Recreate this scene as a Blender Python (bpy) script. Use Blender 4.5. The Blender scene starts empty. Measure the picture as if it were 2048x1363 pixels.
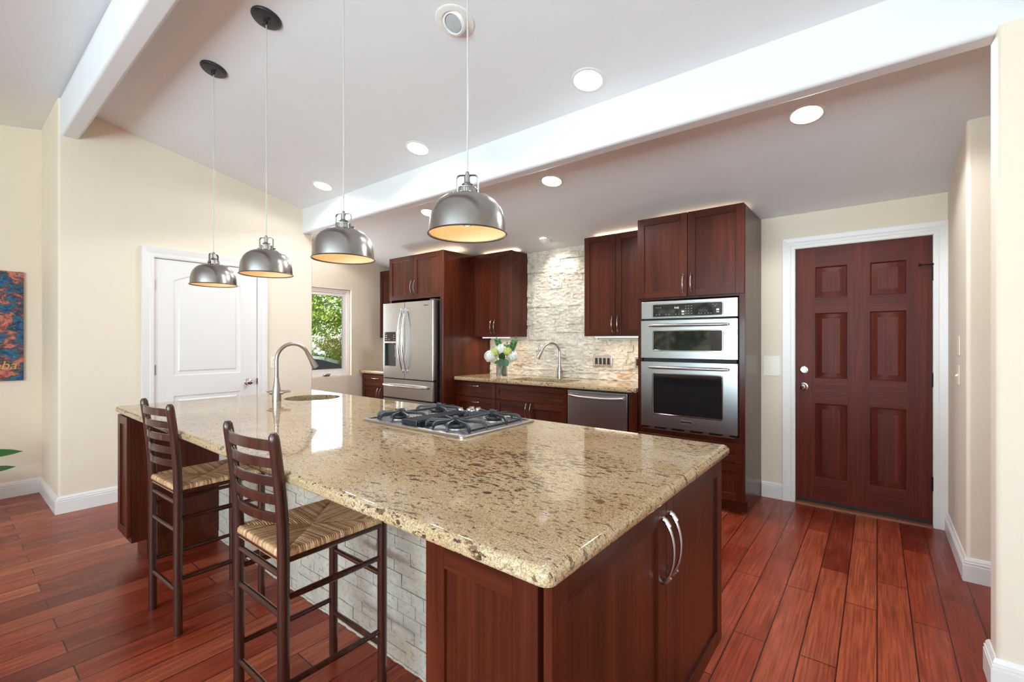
import bpy, bmesh, math, random
from mathutils import Vector, Matrix, noise

sc = bpy.context.scene
col = sc.collection
PI = math.pi
R = math.radians
rnd = random.Random(7)

# ------------------------------------------------------------------ camera
cam_d = bpy.data.cameras.new('camera')
cam = bpy.data.objects.new('camera', cam_d)
col.objects.link(cam)
cam.location = (0, 0, 1.31)
cam.rotation_euler = (R(90), 0, R(38.47))
cam_d.sensor_fit = 'HORIZONTAL'
cam_d.sensor_width = 36.0
cam_d.lens = 919.0 / 2048.0 * 36.0
cam_d.clip_start = 0.02
sc.camera = cam

# ------------------------------------------------------------------ view
sc.view_settings.view_transform = 'Standard'
sc.view_settings.look = 'None'
sc.view_settings.gamma = 1.0
sc.view_settings.use_curve_mapping = False
sc.view_settings.exposure = 0.54
sc.cycles.use_denoising = True
sc.cycles.max_bounces = 8
sc.cycles.diffuse_bounces = 7
sc.cycles.glossy_bounces = 4
sc.cycles.transparent_max_bounces = 12
sc.cycles.sample_clamp_indirect = 4.0
sc.cycles.caustics_reflective = False
sc.cycles.caustics_refractive = False

# ------------------------------------------------------------------ world and daylight
SKY_STRENGTH = 0.24
SUN_STRENGTH = 4.0
REAR_FILL_W = 118.0
DOWNLIGHT_W = 15.0
DOWNLIGHT_LOW_W = 56.0
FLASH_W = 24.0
world = bpy.data.worlds.new('world')
sc.world = world
world.use_nodes = True
wn = world.node_tree
wn.nodes.clear()
wo = wn.nodes.new('ShaderNodeOutputWorld')
wb = wn.nodes.new('ShaderNodeBackground')
ws = wn.nodes.new('ShaderNodeTexSky')
ws.sky_type = 'NISHITA'
ws.sun_disc = False
ws.sun_elevation = R(42)
ws.sun_rotation = R(140)
wb.inputs['Strength'].default_value = SKY_STRENGTH
wn.links.new(ws.outputs[0], wb.inputs['Color'])
wn.links.new(wb.outputs[0], wo.inputs['Surface'])


def add_light(name, kind, loc, energy, color=(1, 1, 1), rot=(0, 0, 0), parent=None, **kw):
    d = bpy.data.lights.new(name, kind)
    d.energy = energy
    d.color = color
    for k, v in kw.items():
        setattr(d, k, v)
    o = bpy.data.objects.new(name, d)
    o.location = loc
    o.rotation_euler = rot
    col.objects.link(o)
    if parent:
        o.parent = parent
    return o


sun = add_light('sun', 'SUN', (6, -8, 12), SUN_STRENGTH, (1.0, 0.95, 0.86), angle=R(0.6))
sun.rotation_euler = Vector((-0.62, 0.42, -0.66)).to_track_quat('-Z', 'Y').to_euler()
# added area lamps standing in for daylight at two unseen rear windows
REAR_Y = -3.6
REAR_WINDOWS = [(-5.1, -2.95), (-2.55, -0.55), (-0.25, 2.75)]
for (a, b) in REAR_WINDOWS[1:]:
    add_light('window_fill_light', 'AREA', ((a + b) / 2, REAR_Y + 0.03, 1.25), REAR_FILL_W * (1.35 if b < 0 else 1.0), (0.67, 0.875, 1.0),
              (R(138), 0, 0), shape='RECTANGLE', size=b - a, size_y=1.7)
add_light('window_fill_light', 'AREA', (-5.76, 3.18, 1.43), 10, (0.97, 0.99, 1.0), (R(90), 0, R(-90)),
          shape='RECTANGLE', size=0.62, size_y=1.0)

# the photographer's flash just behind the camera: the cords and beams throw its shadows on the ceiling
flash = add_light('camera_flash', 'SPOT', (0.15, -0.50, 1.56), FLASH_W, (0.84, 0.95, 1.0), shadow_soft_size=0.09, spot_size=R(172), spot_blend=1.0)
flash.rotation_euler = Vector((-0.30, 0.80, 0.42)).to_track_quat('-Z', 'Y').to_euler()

# ------------------------------------------------------------------ material helpers


class NT:
    def __init__(s, name):
        s.m = bpy.data.materials.new(name)
        s.m.use_nodes = True
        s.t = s.m.node_tree
        s.t.nodes.clear()
        s.out = s.t.nodes.new('ShaderNodeOutputMaterial')

    def n(s, typ, **kw):
        nd = s.t.nodes.new(typ)
        for k, v in kw.items():
            if k in nd.inputs:
                nd.inputs[k].default_value = v
            else:
                setattr(nd, k, v)
        return nd

    def l(s, a, b):
        s.t.links.new(a, b)

    def bsdf(s, **kw):
        b = s.t.nodes.new('ShaderNodeBsdfPrincipled')
        for k, v in kw.items():
            b.inputs[k].default_value = v
        s.l(b.outputs[0], s.out.inputs['Surface'])
        return b

    def coord(s, scale=(1, 1, 1), rot=(0, 0, 0), loc=(0, 0, 0), src='Object'):
        tc = s.t.nodes.new('ShaderNodeTexCoord')
        mp = s.t.nodes.new('ShaderNodeMapping')
        mp.inputs['Scale'].default_value = scale
        mp.inputs['Rotation'].default_value = rot
        mp.inputs['Location'].default_value = loc
        s.l(tc.outputs[src], mp.inputs['Vector'])
        return mp.outputs[0]

    def noise(s, vec, scale, detail=4, rough=0.55, dist=0.0):
        nd = s.n('ShaderNodeTexNoise', Scale=scale, Detail=detail, Roughness=rough, Distortion=dist)
        s.l(vec, nd.inputs['Vector'])
        return nd.outputs['Fac']

    def ramp(s, fac, stops, interp='LINEAR'):
        r = s.t.nodes.new('ShaderNodeValToRGB')
        r.color_ramp.interpolation = interp
        e = r.color_ramp.elements
        while len(e) < len(stops):
            e.new(0.5)
        for i, (p, c) in enumerate(stops):
            e[i].position = p
            if not hasattr(c, '__len__'):
                c = (c, c, c)
            e[i].color = (*c[:3], 1)
        s.l(fac, r.inputs['Fac'])
        return r.outputs['Color']

    def mix(s, fac, a, b, mode='MIX'):
        m = s.t.nodes.new('ShaderNodeMix')
        m.data_type = 'RGBA'
        m.blend_type = mode
        for src, sock in ((fac, 0), (a, 6), (b, 7)):
            if isinstance(src, bpy.types.NodeSocket):
                s.l(src, m.inputs[sock])
            elif sock == 0:
                m.inputs[0].default_value = src
            else:
                m.inputs[sock].default_value = (*src, 1) if len(src) == 3 else src
        return m.outputs[2]

    def math(s, op, a, b=0.0):
        m = s.t.nodes.new('ShaderNodeMath')
        m.operation = op
        for i, v in enumerate((a, b)):
            if isinstance(v, bpy.types.NodeSocket):
                s.l(v, m.inputs[i])
            else:
                m.inputs[i].default_value = v
        return m.outputs[0]

    def bump(s, b, height, strength=0.3, dist=0.01):
        bp = s.n('ShaderNodeBump', Strength=strength, Distance=dist)
        s.l(height, bp.inputs['Height'])
        s.l(bp.outputs[0], b.inputs['Normal'])


def srgb(r, g, b):
    f = lambda c: (c / 255 / 12.92) if c / 255 <= 0.04045 else ((c / 255 + 0.055) / 1.055) ** 2.4
    return (f(r), f(g), f(b))


def simple(name, color, rough=0.5, metal=0.0, **kw):
    t = NT(name)
    b = t.bsdf(**{'Base Color': (*color, 1), 'Roughness': rough, 'Metallic': metal})
    for k, v in kw.items():
        b.inputs[k.replace('_', ' ')].default_value = v
    # a little procedural life in every plain surface
    n = t.noise(t.coord((1, 1, 1)), 60, 3)
    k = 0.015 if metal > 0.9 else 0.06
    c = t.mix(n, tuple(x * (1 - k) for x in color), tuple(min(1, x * (1 + k)) for x in color))
    t.l(c, b.inputs['Base Color'])
    return t.m


def emit(name, color, strength):
    t = NT(name)
    e = t.n('ShaderNodeEmission', Strength=strength)
    e.inputs['Color'].default_value = (*color, 1)
    t.l(e.outputs[0], t.out.inputs['Surface'])
    return t.m


def wood_mat(name, axis, dark, light, rough=0.30, fine=1.0, coat=0.14, spec=0.22):
    t = NT(name)
    b = t.bsdf(Roughness=rough)
    b.inputs['Coat Weight'].default_value = coat
    b.inputs['Coat Roughness'].default_value = 0.09
    b.inputs['Specular IOR Level'].default_value = spec
    sc_ = [9.0, 9.0, 9.0]
    sc_[axis] = 0.55
    sf = [90.0, 90.0, 90.0]
    sf[axis] = 2.2
    oi = t.n('ShaderNodeObjectInfo')
    v = t.coord(tuple(sc_))
    add = t.n('ShaderNodeVectorMath', operation='ADD')
    sca = t.n('ShaderNodeVectorMath', operation='SCALE')
    cmb = t.n('ShaderNodeCombineXYZ')
    for i in range(3):
        t.l(oi.outputs['Random'], cmb.inputs[i])
    t.l(cmb.outputs[0], sca.inputs[0])
    sca.inputs['Scale'].default_value = 37.0
    t.l(v, add.inputs[0])
    t.l(sca.outputs[0], add.inputs[1])
    n1 = t.noise(add.outputs[0], 1.0 * fine, 5, 0.55, 0.9)
    n2 = t.noise(t.coord(tuple(sf)), 1.0, 3, 0.6)
    c = t.ramp(n1, [(0.28, dark), (0.72, light)])
    c2 = t.mix(t.ramp(n2, [(0.38, 0.55), (0.6, 0.0)]), c, dark)
    t.l(c2, b.inputs['Base Color'])
    t.bump(b, n2, 0.04, 0.002)
    return t.m


CH_D = srgb(54, 19, 9)
CH_L = srgb(95, 42, 23)
M = {}
M['cherry'] = wood_mat('cherry_vertical', 2, CH_D, CH_L)
M['cherry_x'] = wood_mat('cherry_along_x', 0, CH_D, CH_L)
M['cherry_y'] = wood_mat('cherry_along_y', 1, CH_D, CH_L)
M['mahogany'] = wood_mat('mahogany_door', 2, srgb(74, 26, 17), srgb(112, 45, 31), 0.42, 1.0, 0.0, 0.18)
M['mahogany_x'] = wood_mat('mahogany_door_rail', 0, srgb(74, 26, 17), srgb(112, 45, 31), 0.42, 1.0, 0.0, 0.18)
M['stool'] = wood_mat('walnut_stool', 2, srgb(40, 17, 10), srgb(82, 40, 26), 0.26, 1.0, 0.3, 0.45)


def floor_mat():
    t = NT('hardwood_floor')
    b = t.bsdf(Roughness=0.3)
    b.inputs['Specular IOR Level'].default_value = 0.32
    # planks run along Y: brick texture turned so that its rows stack along X
    v = t.coord((1, 1, 1), (0, 0, R(90)))
    br = t.n('ShaderNodeTexBrick', offset=0.37, offset_frequency=2, squash=1.0)
    br.inputs['Scale'].default_value = 1.0
    br.inputs['Brick Width'].default_value = 0.95
    br.inputs['Row Height'].default_value = 0.127
    br.inputs['Mortar Size'].default_value = 0.0030
    br.inputs['Mortar Smooth'].default_value = 0.2
    br.inputs['Bias'].default_value = 0.0
    br.inputs['Color1'].default_value = (0, 0, 0, 1)
    br.inputs['Color2'].default_value = (1, 1, 1, 1)
    br.inputs['Mortar'].default_value = (0.5, 0.5, 0.5, 1)
    t.l(v, br.inputs['Vector'])
    tint = t.ramp(br.outputs['Color'], [(0.0, srgb(108, 34, 20)), (0.25, srgb(170, 70, 42)), (0.5, srgb(136, 46, 27)), (0.75, srgb(190, 98, 64)), (1.0, srgb(150, 55, 33))])
    # every plank gets its own slice of grain
    sep = t.n('ShaderNodeSeparateXYZ')
    t.l(t.coord(), sep.inputs[0])
    row = t.math('FLOOR', t.math('DIVIDE', sep.outputs['X'], 0.127))
    cmb = t.n('ShaderNodeCombineXYZ')
    t.l(t.math('MULTIPLY', sep.outputs['X'], 22.0), cmb.inputs[0])
    t.l(t.math('ADD', t.math('MULTIPLY', sep.outputs['Y'], 2.6), t.math('MULTIPLY', row, 7.31)), cmb.inputs[1])
    t.l(br.outputs['Color'], cmb.inputs[2])
    g1 = t.noise(cmb.outputs[0], 1.0, 5, 0.6, 0.7)
    c = t.mix(t.ramp(g1, [(0.36, 0.0), (0.68, 0.48)]), tint, srgb(92, 25, 16))
    blot = t.noise(t.coord((3.0, 1.6, 1)), 1.6, 3)
    c = t.mix(t.ramp(blot, [(0.42, 0.0), (0.72, 0.45)]), c, srgb(172, 88, 62))
    fine = t.noise(t.coord((120, 3.0, 1)), 1.0, 2)
    c = t.mix(t.ramp(fine, [(0.40, 0.42), (0.56, 0.0)]), c, srgb(70, 20, 12))
    c = t.mix(t.math('MULTIPLY', br.outputs['Fac'], 0.85), c, srgb(44, 14, 10))
    t.l(c, b.inputs['Base Color'])
    rr = t.ramp(g1, [(0.2, 0.22), (0.8, 0.38)])
    t.l(rr, b.inputs['Roughness'])
    # hand scraped ridges along the planks plus the sunken seams
    ridge = t.noise(t.coord((42, 1.1, 1)), 1.0, 2)
    h = t.math('SUBTRACT', t.math('MULTIPLY', ridge, 0.5), t.math('MULTIPLY', br.outputs['Fac'], 1.0))
    t.bump(b, h, 0.30, 0.004)
    return t.m


M['floor'] = floor_mat()


def granite_mat():
    t = NT('granite')
    b = t.bsdf(Roughness=0.06)
    b.inputs['IOR'].default_value = 1.55
    v = t.coord()
    vs = t.coord((0.55, 1.35, 1.0), (0, 0, R(-7)))
    big = t.noise(v, 2.4, 4, 0.6, 0.4)
    base = t.ramp(big, [(0.30, srgb(184, 152, 108)), (0.48, srgb(201, 174, 131)), (0.62, srgb(212, 190, 152)), (0.74, srgb(212, 166, 108))])
    mid = t.noise(v, 210, 3, 0.75)
    base = t.mix(t.ramp(mid, [(0.40, 0.75), (0.54, 0.0)]), base, srgb(128, 98, 68))
    pale = t.noise(v, 300, 2, 0.6)
    base = t.mix(t.ramp(pale, [(0.54, 0.0), (0.66, 0.5)]), base, srgb(230, 216, 186))
    # brown islands of three sizes, drawn out along the slab and gathered in drifts
    density = t.noise(vs, 2.3, 3, 0.55)
    drift = t.math('MULTIPLY', t.math('SUBTRACT', density, 0.5), 0.36)
    b0_ = t.math('ADD', t.noise(vs, 23, 5, 0.62, 0.3), t.math('MULTIPLY', drift, 0.25))
    base = t.mix(t.ramp(b0_, [(0.635, 0.0), (0.66, 0.9)]), base, srgb(76, 52, 36))
    bl = t.math('ADD', t.noise(vs, 48, 4, 0.62, 0.4), drift)
    base = t.mix(t.ramp(bl, [(0.595, 0.0), (0.625, 0.85)]), base, srgb(96, 68, 48))
    bl2 = t.math('ADD', t.noise(vs, 82, 3, 0.6), t.math('MULTIPLY', drift, 0.7))
    base = t.mix(t.ramp(bl2, [(0.61, 0.0), (0.64, 0.9)]), base, srgb(46, 35, 30))
    # fine pepper
    pep = t.noise(v, 420, 2, 0.6)
    base = t.mix(t.ramp(pep, [(0.57, 0.0), (0.62, 0.75)]), base, srgb(84, 64, 48))
    t.l(base, b.inputs['Base Color'])
    return t.m


M['granite'] = granite_mat()


def stone_mat(name, a, c_, warm, rough=0.85, bump=0.6):
    t = NT(name)
    b = t.bsdf(Roughness=rough)
    v = t.coord()
    n1 = t.noise(v, 7, 4, 0.6)
    base = t.ramp(n1, [(0.3, a), (0.7, c_)])
    n2 = t.noise(t.coord((1, 1, 2.2)), 2.3, 3, 0.6)
    base = t.mix(t.ramp(n2, [(0.60, 0.0), (0.78, 0.75)]), base, warm)
    n3 = t.noise(t.coord((1, 1, 1.8)), 34, 5, 0.7)
    base = t.mix(t.ramp(n3, [(0.34, 0.55), (0.48, 0.0)]), base, tuple(x * 0.42 for x in a))
    n4 = t.noise(v, 120, 3, 0.7)
    base = t.mix(t.ramp(n4, [(0.66, 0.0), (0.72, 0.7)]), base, tuple(x * 0.3 for x in a))
    t.l(base, b.inputs['Base Color'])
    t.bump(b, t.math('ADD', n3, t.math('MULTIPLY', n4, 0.4)), bump, 0.012)
    return t.m


M['ledger'] = stone_mat('split_face_travertine', srgb(196, 184, 168), srgb(232, 222, 206), srgb(214, 158, 96))
M['ledger_grey'] = stone_mat('tumbled_travertine', srgb(178, 166, 150), srgb(212, 201, 184), srgb(198, 158, 120), 0.8, 0.35)


def paint_mat(name, color, bump=0.12, scale=240, rough=0.6):
    t = NT(name)
    b = t.bsdf(Roughness=rough)
    n = t.noise(t.coord(), 5, 2)
    c = t.mix(n, tuple(x * 0.985 for x in color), tuple(min(1, x * 1.015) for x in color))
    t.l(c, b.inputs['Base Color'])
    h = t.noise(t.coord(), scale, 3)
    t.bump(b, h, bump, 0.003)
    return t.m


M['wall'] = paint_mat('beige_wall_paint', srgb(236, 223, 203))
M['ceiling'] = paint_mat('white_ceiling_paint', srgb(233, 235, 237), 0.14, 160, 0.7)
M['white'] = paint_mat('white_gloss_paint', srgb(236, 233, 230), 0.01, 60, 0.32)
M['white_plastic'] = simple('white_plastic', srgb(236, 234, 228), 0.4)
M['almond'] = simple('almond_plastic', srgb(246, 240, 224), 0.35)


def steel_mat(name, color, rough, axis=0, streak=0.05):
    t = NT(name)
    b = t.bsdf(Metallic=1.0, Roughness=rough)
    s_ = [240.0, 240.0, 240.0]
    s_[axis] = 1.5
    n = t.noise(t.coord(tuple(s_)), 1.0, 2)
    c = t.mix(n, tuple(x * 0.985 for x in color), tuple(min(1, x * 1.015) for x in color))
    t.l(c, b.inputs['Base Color'])
    rr = t.ramp(n, [(0.2, max(0.02, rough - streak)), (0.8, rough + streak)])
    t.l(rr, b.inputs['Roughness'])
    return t.m


M['steel'] = steel_mat('brushed_stainless', (0.48, 0.475, 0.47), 0.29, 0, 0.008)
M['steel_v'] = steel_mat('brushed_stainless_upright', (0.44, 0.445, 0.455), 0.25, 2, 0.007)
M['chrome'] = simple('polished_nickel', (0.74, 0.73, 0.71), 0.12, 1.0)
M['nickel'] = simple('brushed_nickel', (0.50, 0.48, 0.455), 0.25, 1.0)
M['pendant'] = simple('pewter_shade', (0.37, 0.345, 0.32), 0.25, 1.0)
M['pendant_dark'] = simple('dark_pewter', (0.16, 0.155, 0.15), 0.35, 1.0)
M['canopy'] = simple('canopy_black', (0.05, 0.052, 0.055), 0.42, 0.5)
M['copper_inside'] = simple('shade_inside_copper', srgb(238, 208, 168), 0.55)
M['iron'] = simple('cast_iron', (0.028, 0.032, 0.038), 0.42)
M['vent_blue'] = simple('enamel_vent', (0.018, 0.026, 0.036), 0.3)
M['black'] = simple('black_gap', (0.008, 0.008, 0.008), 0.6)
M['blackglass'] = simple('black_glass', (0.012, 0.012, 0.013), 0.05, 0.0, Specular_IOR_Level=0.9)
M['darkgrey'] = simple('dark_grey_enamel', (0.07, 0.072, 0.075), 0.4)
M['grey_text'] = simple('grey_print', (0.25, 0.25, 0.26), 0.5)
M['white_text'] = emit('lit_display', (0.9, 0.95, 1.0), 1.0)
M['white_print'] = simple('white_print', (0.75, 0.75, 0.75), 0.5)
M['bronze'] = simple('oil_bronze', (0.03, 0.022, 0.018), 0.35, 0.8)
M['rubber'] = simple('black_rubber', (0.02, 0.02, 0.02), 0.7)
M['lens'] = emit('downlight_lens', (1.0, 0.985, 0.95), 14.0)
M['strip_lens'] = emit('light_strip', (1.0, 0.93, 0.80), 5.0)
M['petal_white'] = simple('petal_white', srgb(240, 242, 236), 0.6)
M['petal_green'] = simple('petal_lime', srgb(206, 216, 120), 0.6)
M['leaf'] = simple('leaf_green', srgb(44, 98, 42), 0.4)
M['leaf_dark'] = simple('leaf_dark', srgb(30, 72, 40), 0.38)
M['stem'] = simple('stem_green', srgb(92, 120, 60), 0.5)
M['terracotta'] = simple('terracotta', srgb(166, 96, 66), 0.8)
M['soil'] = simple('soil', srgb(52, 38, 28), 0.95)
M['cord'] = simple('clear_cord', srgb(196, 192, 186), 0.35)
M['gold_paint'] = simple('ochre_paint', srgb(214, 164, 84), 0.6)
M['threshold'] = wood_mat('threshold_oak', 0, srgb(104, 56, 36), srgb(166, 108, 76), 0.3)


def glass_mat(name, tint=(1, 1, 1), refl=0.9):
    t = NT(name)
    tr = t.n('ShaderNodeBsdfTransparent')
    tr.inputs['Color'].default_value = (*tint, 1)
    gl = t.n('ShaderNodeBsdfGlossy', Roughness=0.01)
    fr = t.n('ShaderNodeFresnel', IOR=1.45)
    mx = t.n('ShaderNodeMixShader')
    t.l(t.math('MULTIPLY', fr.outputs[0], refl), mx.inputs[0])
    t.l(tr.outputs[0], mx.inputs[1])
    t.l(gl.outputs[0], mx.inputs[2])
    t.l(mx.outputs[0], t.out.inputs['Surface'])
    return t.m


M['glass'] = glass_mat('clear_glass', (0.97, 0.985, 0.98))
M['bulb_glass'] = glass_mat('bulb_glass', (0.95, 0.88, 0.78))


def rush_mat():
    t = NT('rush_weave')
    b = t.bsdf(Roughness=0.5)
    at = t.n('ShaderNodeAttribute', attribute_name='cord')
    n = t.noise(t.coord(), 60, 3, 0.7)
    f = t.math('ADD', t.math('MULTIPLY', at.outputs['Fac'], 0.55), t.math('MULTIPLY', n, 0.55))
    c = t.ramp(f, [(0.10, srgb(96, 62, 40)), (0.35, srgb(170, 122, 82)), (0.65, srgb(206, 162, 118)), (0.95, srgb(234, 202, 164))])
    t.l(c, b.inputs['Base Color'])
    return t.m


M['rush'] = rush_mat()


def painting_mat():
    t = NT('abstract_paint')
    b = t.bsdf(Roughness=0.45)
    v = t.coord((1, 2.4, 3.4))
    n1 = t.noise(v, 3.0, 6, 0.68, 0.5)
    n2 = t.noise(t.coord((1, 3, 7)), 3.0, 5, 0.7, 0.6)
    c = t.ramp(n1, [(0.30, srgb(20, 22, 40)), (0.40, srgb(14, 62, 120)), (0.46, srgb(24, 112, 140)), (0.50, srgb(70, 52, 52)), (0.55, srgb(160, 98, 86)), (0.60, srgb(216, 128, 110)), (0.66, srgb(178, 50, 58)), (0.74, srgb(228, 170, 142))])
    c = t.mix(t.ramp(n2, [(0.5, 0.0), (0.62, 0.8)]), c, srgb(34, 28, 40))
    n3 = t.noise(t.coord((1, 9, 26)), 4.0, 4, 0.7)
    c = t.mix(t.ramp(n3, [(0.63, 0.0), (0.70, 0.8)]), c, srgb(226, 202, 176))
    t.l(c, b.inputs['Base Color'])
    t.bump(b, n3, 0.4, 0.004)
    return t.m


M['painting'] = painting_mat()


def foliage_mat(name, a, c_, scale=2.0):
    t = NT(name)
    b = t.bsdf(Roughness=0.55)
    n = t.noise(t.coord(), scale, 4, 0.7)
    c = t.ramp(n, [(0.3, a), (0.7, c_)])
    t.l(c, b.inputs['Base Color'])
    b.inputs['Subsurface Weight'].default_value = 0.0
    return t.m


M['tree1'] = foliage_mat('foliage_bright', srgb(92, 128, 44), srgb(196, 208, 96))
M['tree2'] = foliage_mat('foliage_mid', srgb(60, 98, 40), srgb(150, 178, 74))
M['tree3'] = foliage_mat('foliage_dry', srgb(150, 150, 60), srgb(228, 206, 120))
M['grass'] = foliage_mat('lawn_grass', srgb(84, 120, 48), srgb(128, 158, 70), 1.2)
M['bark'] = simple('bark', srgb(92, 74, 58), 0.9)
M['car'] = simple('car_paint_dark', (0.02, 0.022, 0.026), 0.15)
M['brick_edge'] = simple('garden_brick', srgb(168, 120, 92), 0.9)


# ------------------------------------------------------------------ mesh builder
class MB:
    def __init__(s):
        s.bm = bmesh.new()
        s.M = Matrix()
        s.mi = 0

    def v(s, co):
        return s.bm.verts.new(s.M @ Vector(co))

    def f(s, vs):
        try:
            fa = s.bm.faces.new(vs)
            fa.material_index = s.mi
            return fa
        except ValueError:
            return None

    def merge(s, bm):
        mp = {}
        for v in bm.verts:
            mp[v] = s.v(v.co)
        for f in bm.faces:
            s.f([mp[v] for v in f.verts])
        bm.free()

    def hexa(s, p, bev=0, seg=2, edge_filter=None):
        """p: 8 points, bottom ring of four counter-clockwise seen from above, then the top ring"""
        bm = bmesh.new()
        v = [bm.verts.new(q) for q in p]
        for q in ((3, 2, 1, 0), (4, 5, 6, 7), (0, 1, 5, 4), (1, 2, 6, 5), (2, 3, 7, 6), (3, 0, 4, 7)):
            bm.faces.new([v[i] for i in q])
        if bev:
            es = [e for e in bm.edges if edge_filter is None or edge_filter(e)]
            bmesh.ops.bevel(bm, geom=es, offset=bev, segments=seg, profile=0.5, affect='EDGES')
        s.merge(bm)
        return s

    def box(s, x0, x1, y0, y1, z0, z1, bev=0, seg=2, edge_filter=None):
        x0, x1 = min(x0, x1), max(x0, x1)
        y0, y1 = min(y0, y1), max(y0, y1)
        z0, z1 = min(z0, z1), max(z0, z1)
        return s.hexa([(x0, y0, z0), (x1, y0, z0), (x1, y1, z0), (x0, y1, z0),
                       (x0, y0, z1), (x1, y0, z1), (x1, y1, z1), (x0, y1, z1)], bev, seg, edge_filter)

    def ring(s, pts):
        return [s.v(p) for p in pts]

    def bridge(s, a, b, closed=True):
        n = len(a)
        for i in range(n if closed else n - 1):
            j = (i + 1) % n
            s.f([a[i], a[j], b[j], b[i]])

    def loft(s, rings, cap0=True, cap1=True, closed=True):
        rs = [s.ring(r) for r in rings]
        for a, b in zip(rs, rs[1:]):
            s.bridge(a, b, closed)
        if cap0:
            s.f(rs[0][::-1])
        if cap1:
            s.f(rs[-1])
        return rs

    def tube(s, pts, r, n=10, cap=True, flat=1.0):
        pts = [Vector(p) for p in pts]
        rs = r if hasattr(r, '__len__') else [r] * len(pts)
        t0 = (pts[1] - pts[0]).normalized()
        up = Vector((0, 0, 1)) if abs(t0.z) < 0.9 else Vector((1, 0, 0))
        nn = t0.cross(up).normalized()
        rings = []
        for i, p in enumerate(pts):
            if i == 0:
                t = t0
            elif i == len(pts) - 1:
                t = (pts[i] - pts[i - 1]).normalized()
            else:
                t = ((pts[i + 1] - pts[i]).normalized() + (pts[i] - pts[i - 1]).normalized()).normalized()
            nn = (nn - t * nn.dot(t)).normalized()
            bb = t.cross(nn)
            rings.append([p + (nn * math.cos(2 * PI * k / n) + bb * math.sin(2 * PI * k / n) * flat) * rs[i] for k in range(n)])
        s.loft(rings, cap, cap)
        return s

    def lathe(s, prof, c=(0, 0, 0), axis='z', n=28, cap0=False, cap1=False):
        rings = []
        for (r, h) in prof:
            ring = []
            for k in range(n):
                a = 2 * PI * k / n
                x, y = r * math.cos(a), r * math.sin(a)
                if axis == 'z':
                    q = (c[0] + x, c[1] + y, c[2] + h)
                elif axis == 'y':
                    q = (c[0] + x, c[1] + h, c[2] - y)
                else:
                    q = (c[0] + h, c[1] + x, c[2] + y)
                ring.append(q)
            rings.append(ring)
        s.loft(rings, cap0, cap1)
        return s

    def cyl(s, p0, p1, r, n=14, r1=None):
        return s.tube([p0, p1], [r, r if r1 is None else r1], n)

    def ball(s, c, r, n=12, squash=1.0):
        prof = [(max(1e-4, r * math.sin(PI * i / n)), -r * math.cos(PI * i / n) * squash) for i in range(n + 1)]
        return s.lathe(prof, c, 'z', n + 4, True, True)

    def prism(s, poly, axis, a, b):
        """poly of 2d points extruded along axis from a to b. axis x: (y,z); y: (x,z); z: (x,y)"""
        def P(q, h):
            return {'x': (h, q[0], q[1]), 'y': (q[0], h, q[1]), 'z': (q[0], q[1], h)}[axis]
        s.loft([[P(q, a) for q in poly], [P(q, b) for q in poly]])
        return s

    def done(s, name, mats, origin=(0, 0, 0), smooth=35, recalc=True):
        bm = s.bm
        if recalc:
            bmesh.ops.recalc_face_normals(bm, faces=bm.faces)
        if any(abs(q) > 0 for q in origin):
            bmesh.ops.translate(bm, verts=bm.verts, vec=-Vector(origin))
        me = bpy.data.meshes.new(name)
        bm.to_mesh(me)
        bm.free()
        for m in (mats if isinstance(mats, (list, tuple)) else [mats]):
            me.materials.append(M[m] if isinstance(m, str) else m)
        if smooth:
            me.polygons.foreach_set('use_smooth', [True] * len(me.polygons))
            me.set_sharp_from_angle(angle=R(smooth))
        return me


def flat_normals(o, smooth):
    if smooth:
        mo = o.modifiers.new('weighted', 'WEIGHTED_NORMAL')
        mo.keep_sharp = True
        mo.weight = 100
    return o


ORG = {}


def tag(o, label=None, cat=None, group=None, kind=None):
    if label:
        o['label'] = label
    if cat:
        o['category'] = cat
    if group:
        o['group'] = group
    if kind:
        o['kind'] = kind
    return o


def thing(name, label, cat, loc=(0, 0, 0), group=None, local=False, rot=(0, 0, 0)):
    o = bpy.data.objects.new(name, None)
    o.empty_display_size = 0.05
    col.objects.link(o)
    o.location = loc
    o.rotation_euler = rot
    ORG[o.name] = (0, 0, 0) if local else tuple(loc)
    return tag(o, label, cat, group)


def part(name, mb, mats, parent, label=None, smooth=35, kind=None, recalc=True):
    """a mesh under a thing (or under a part); mb is in the room's coordinates unless the thing is local"""
    org = ORG[parent.name]
    me = mb.done(name, mats, org, smooth, recalc)
    o = bpy.data.objects.new(name, me)
    col.objects.link(o)
    o.parent = parent
    ORG[o.name] = org
    flat_normals(o, smooth)
    return tag(o, label, kind=kind)


def solo(name, mb, mats, label, cat, loc=(0, 0, 0), group=None, smooth=35, kind=None):
    me = mb.done(name, mats, loc, smooth)
    o = bpy.data.objects.new(name, me)
    o.location = loc
    col.objects.link(o)
    ORG[o.name] = tuple(loc)
    flat_normals(o, smooth)
    return tag(o, label, cat, group, kind)


def struct(name, mb, mats, smooth=35, label=None):
    me = mb.done(name, mats, (0, 0, 0), smooth)
    o = bpy.data.objects.new(name, me)
    col.objects.link(o)
    ORG[o.name] = (0, 0, 0)
    flat_normals(o, smooth)
    return tag(o, label, kind='structure')


def dup(root, loc, label, rotz=None):
    r = root.copy()
    col.objects.link(r)
    r.location = loc
    r['label'] = label
    if rotz is not None:
        r.rotation_euler.z = rotz
    for ch in list(root.children):
        c = ch.copy()
        col.objects.link(c)
        c.parent = r
        for g in list(ch.children):
            d = g.copy()
            col.objects.link(d)
            d.parent = c
    return r


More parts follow.
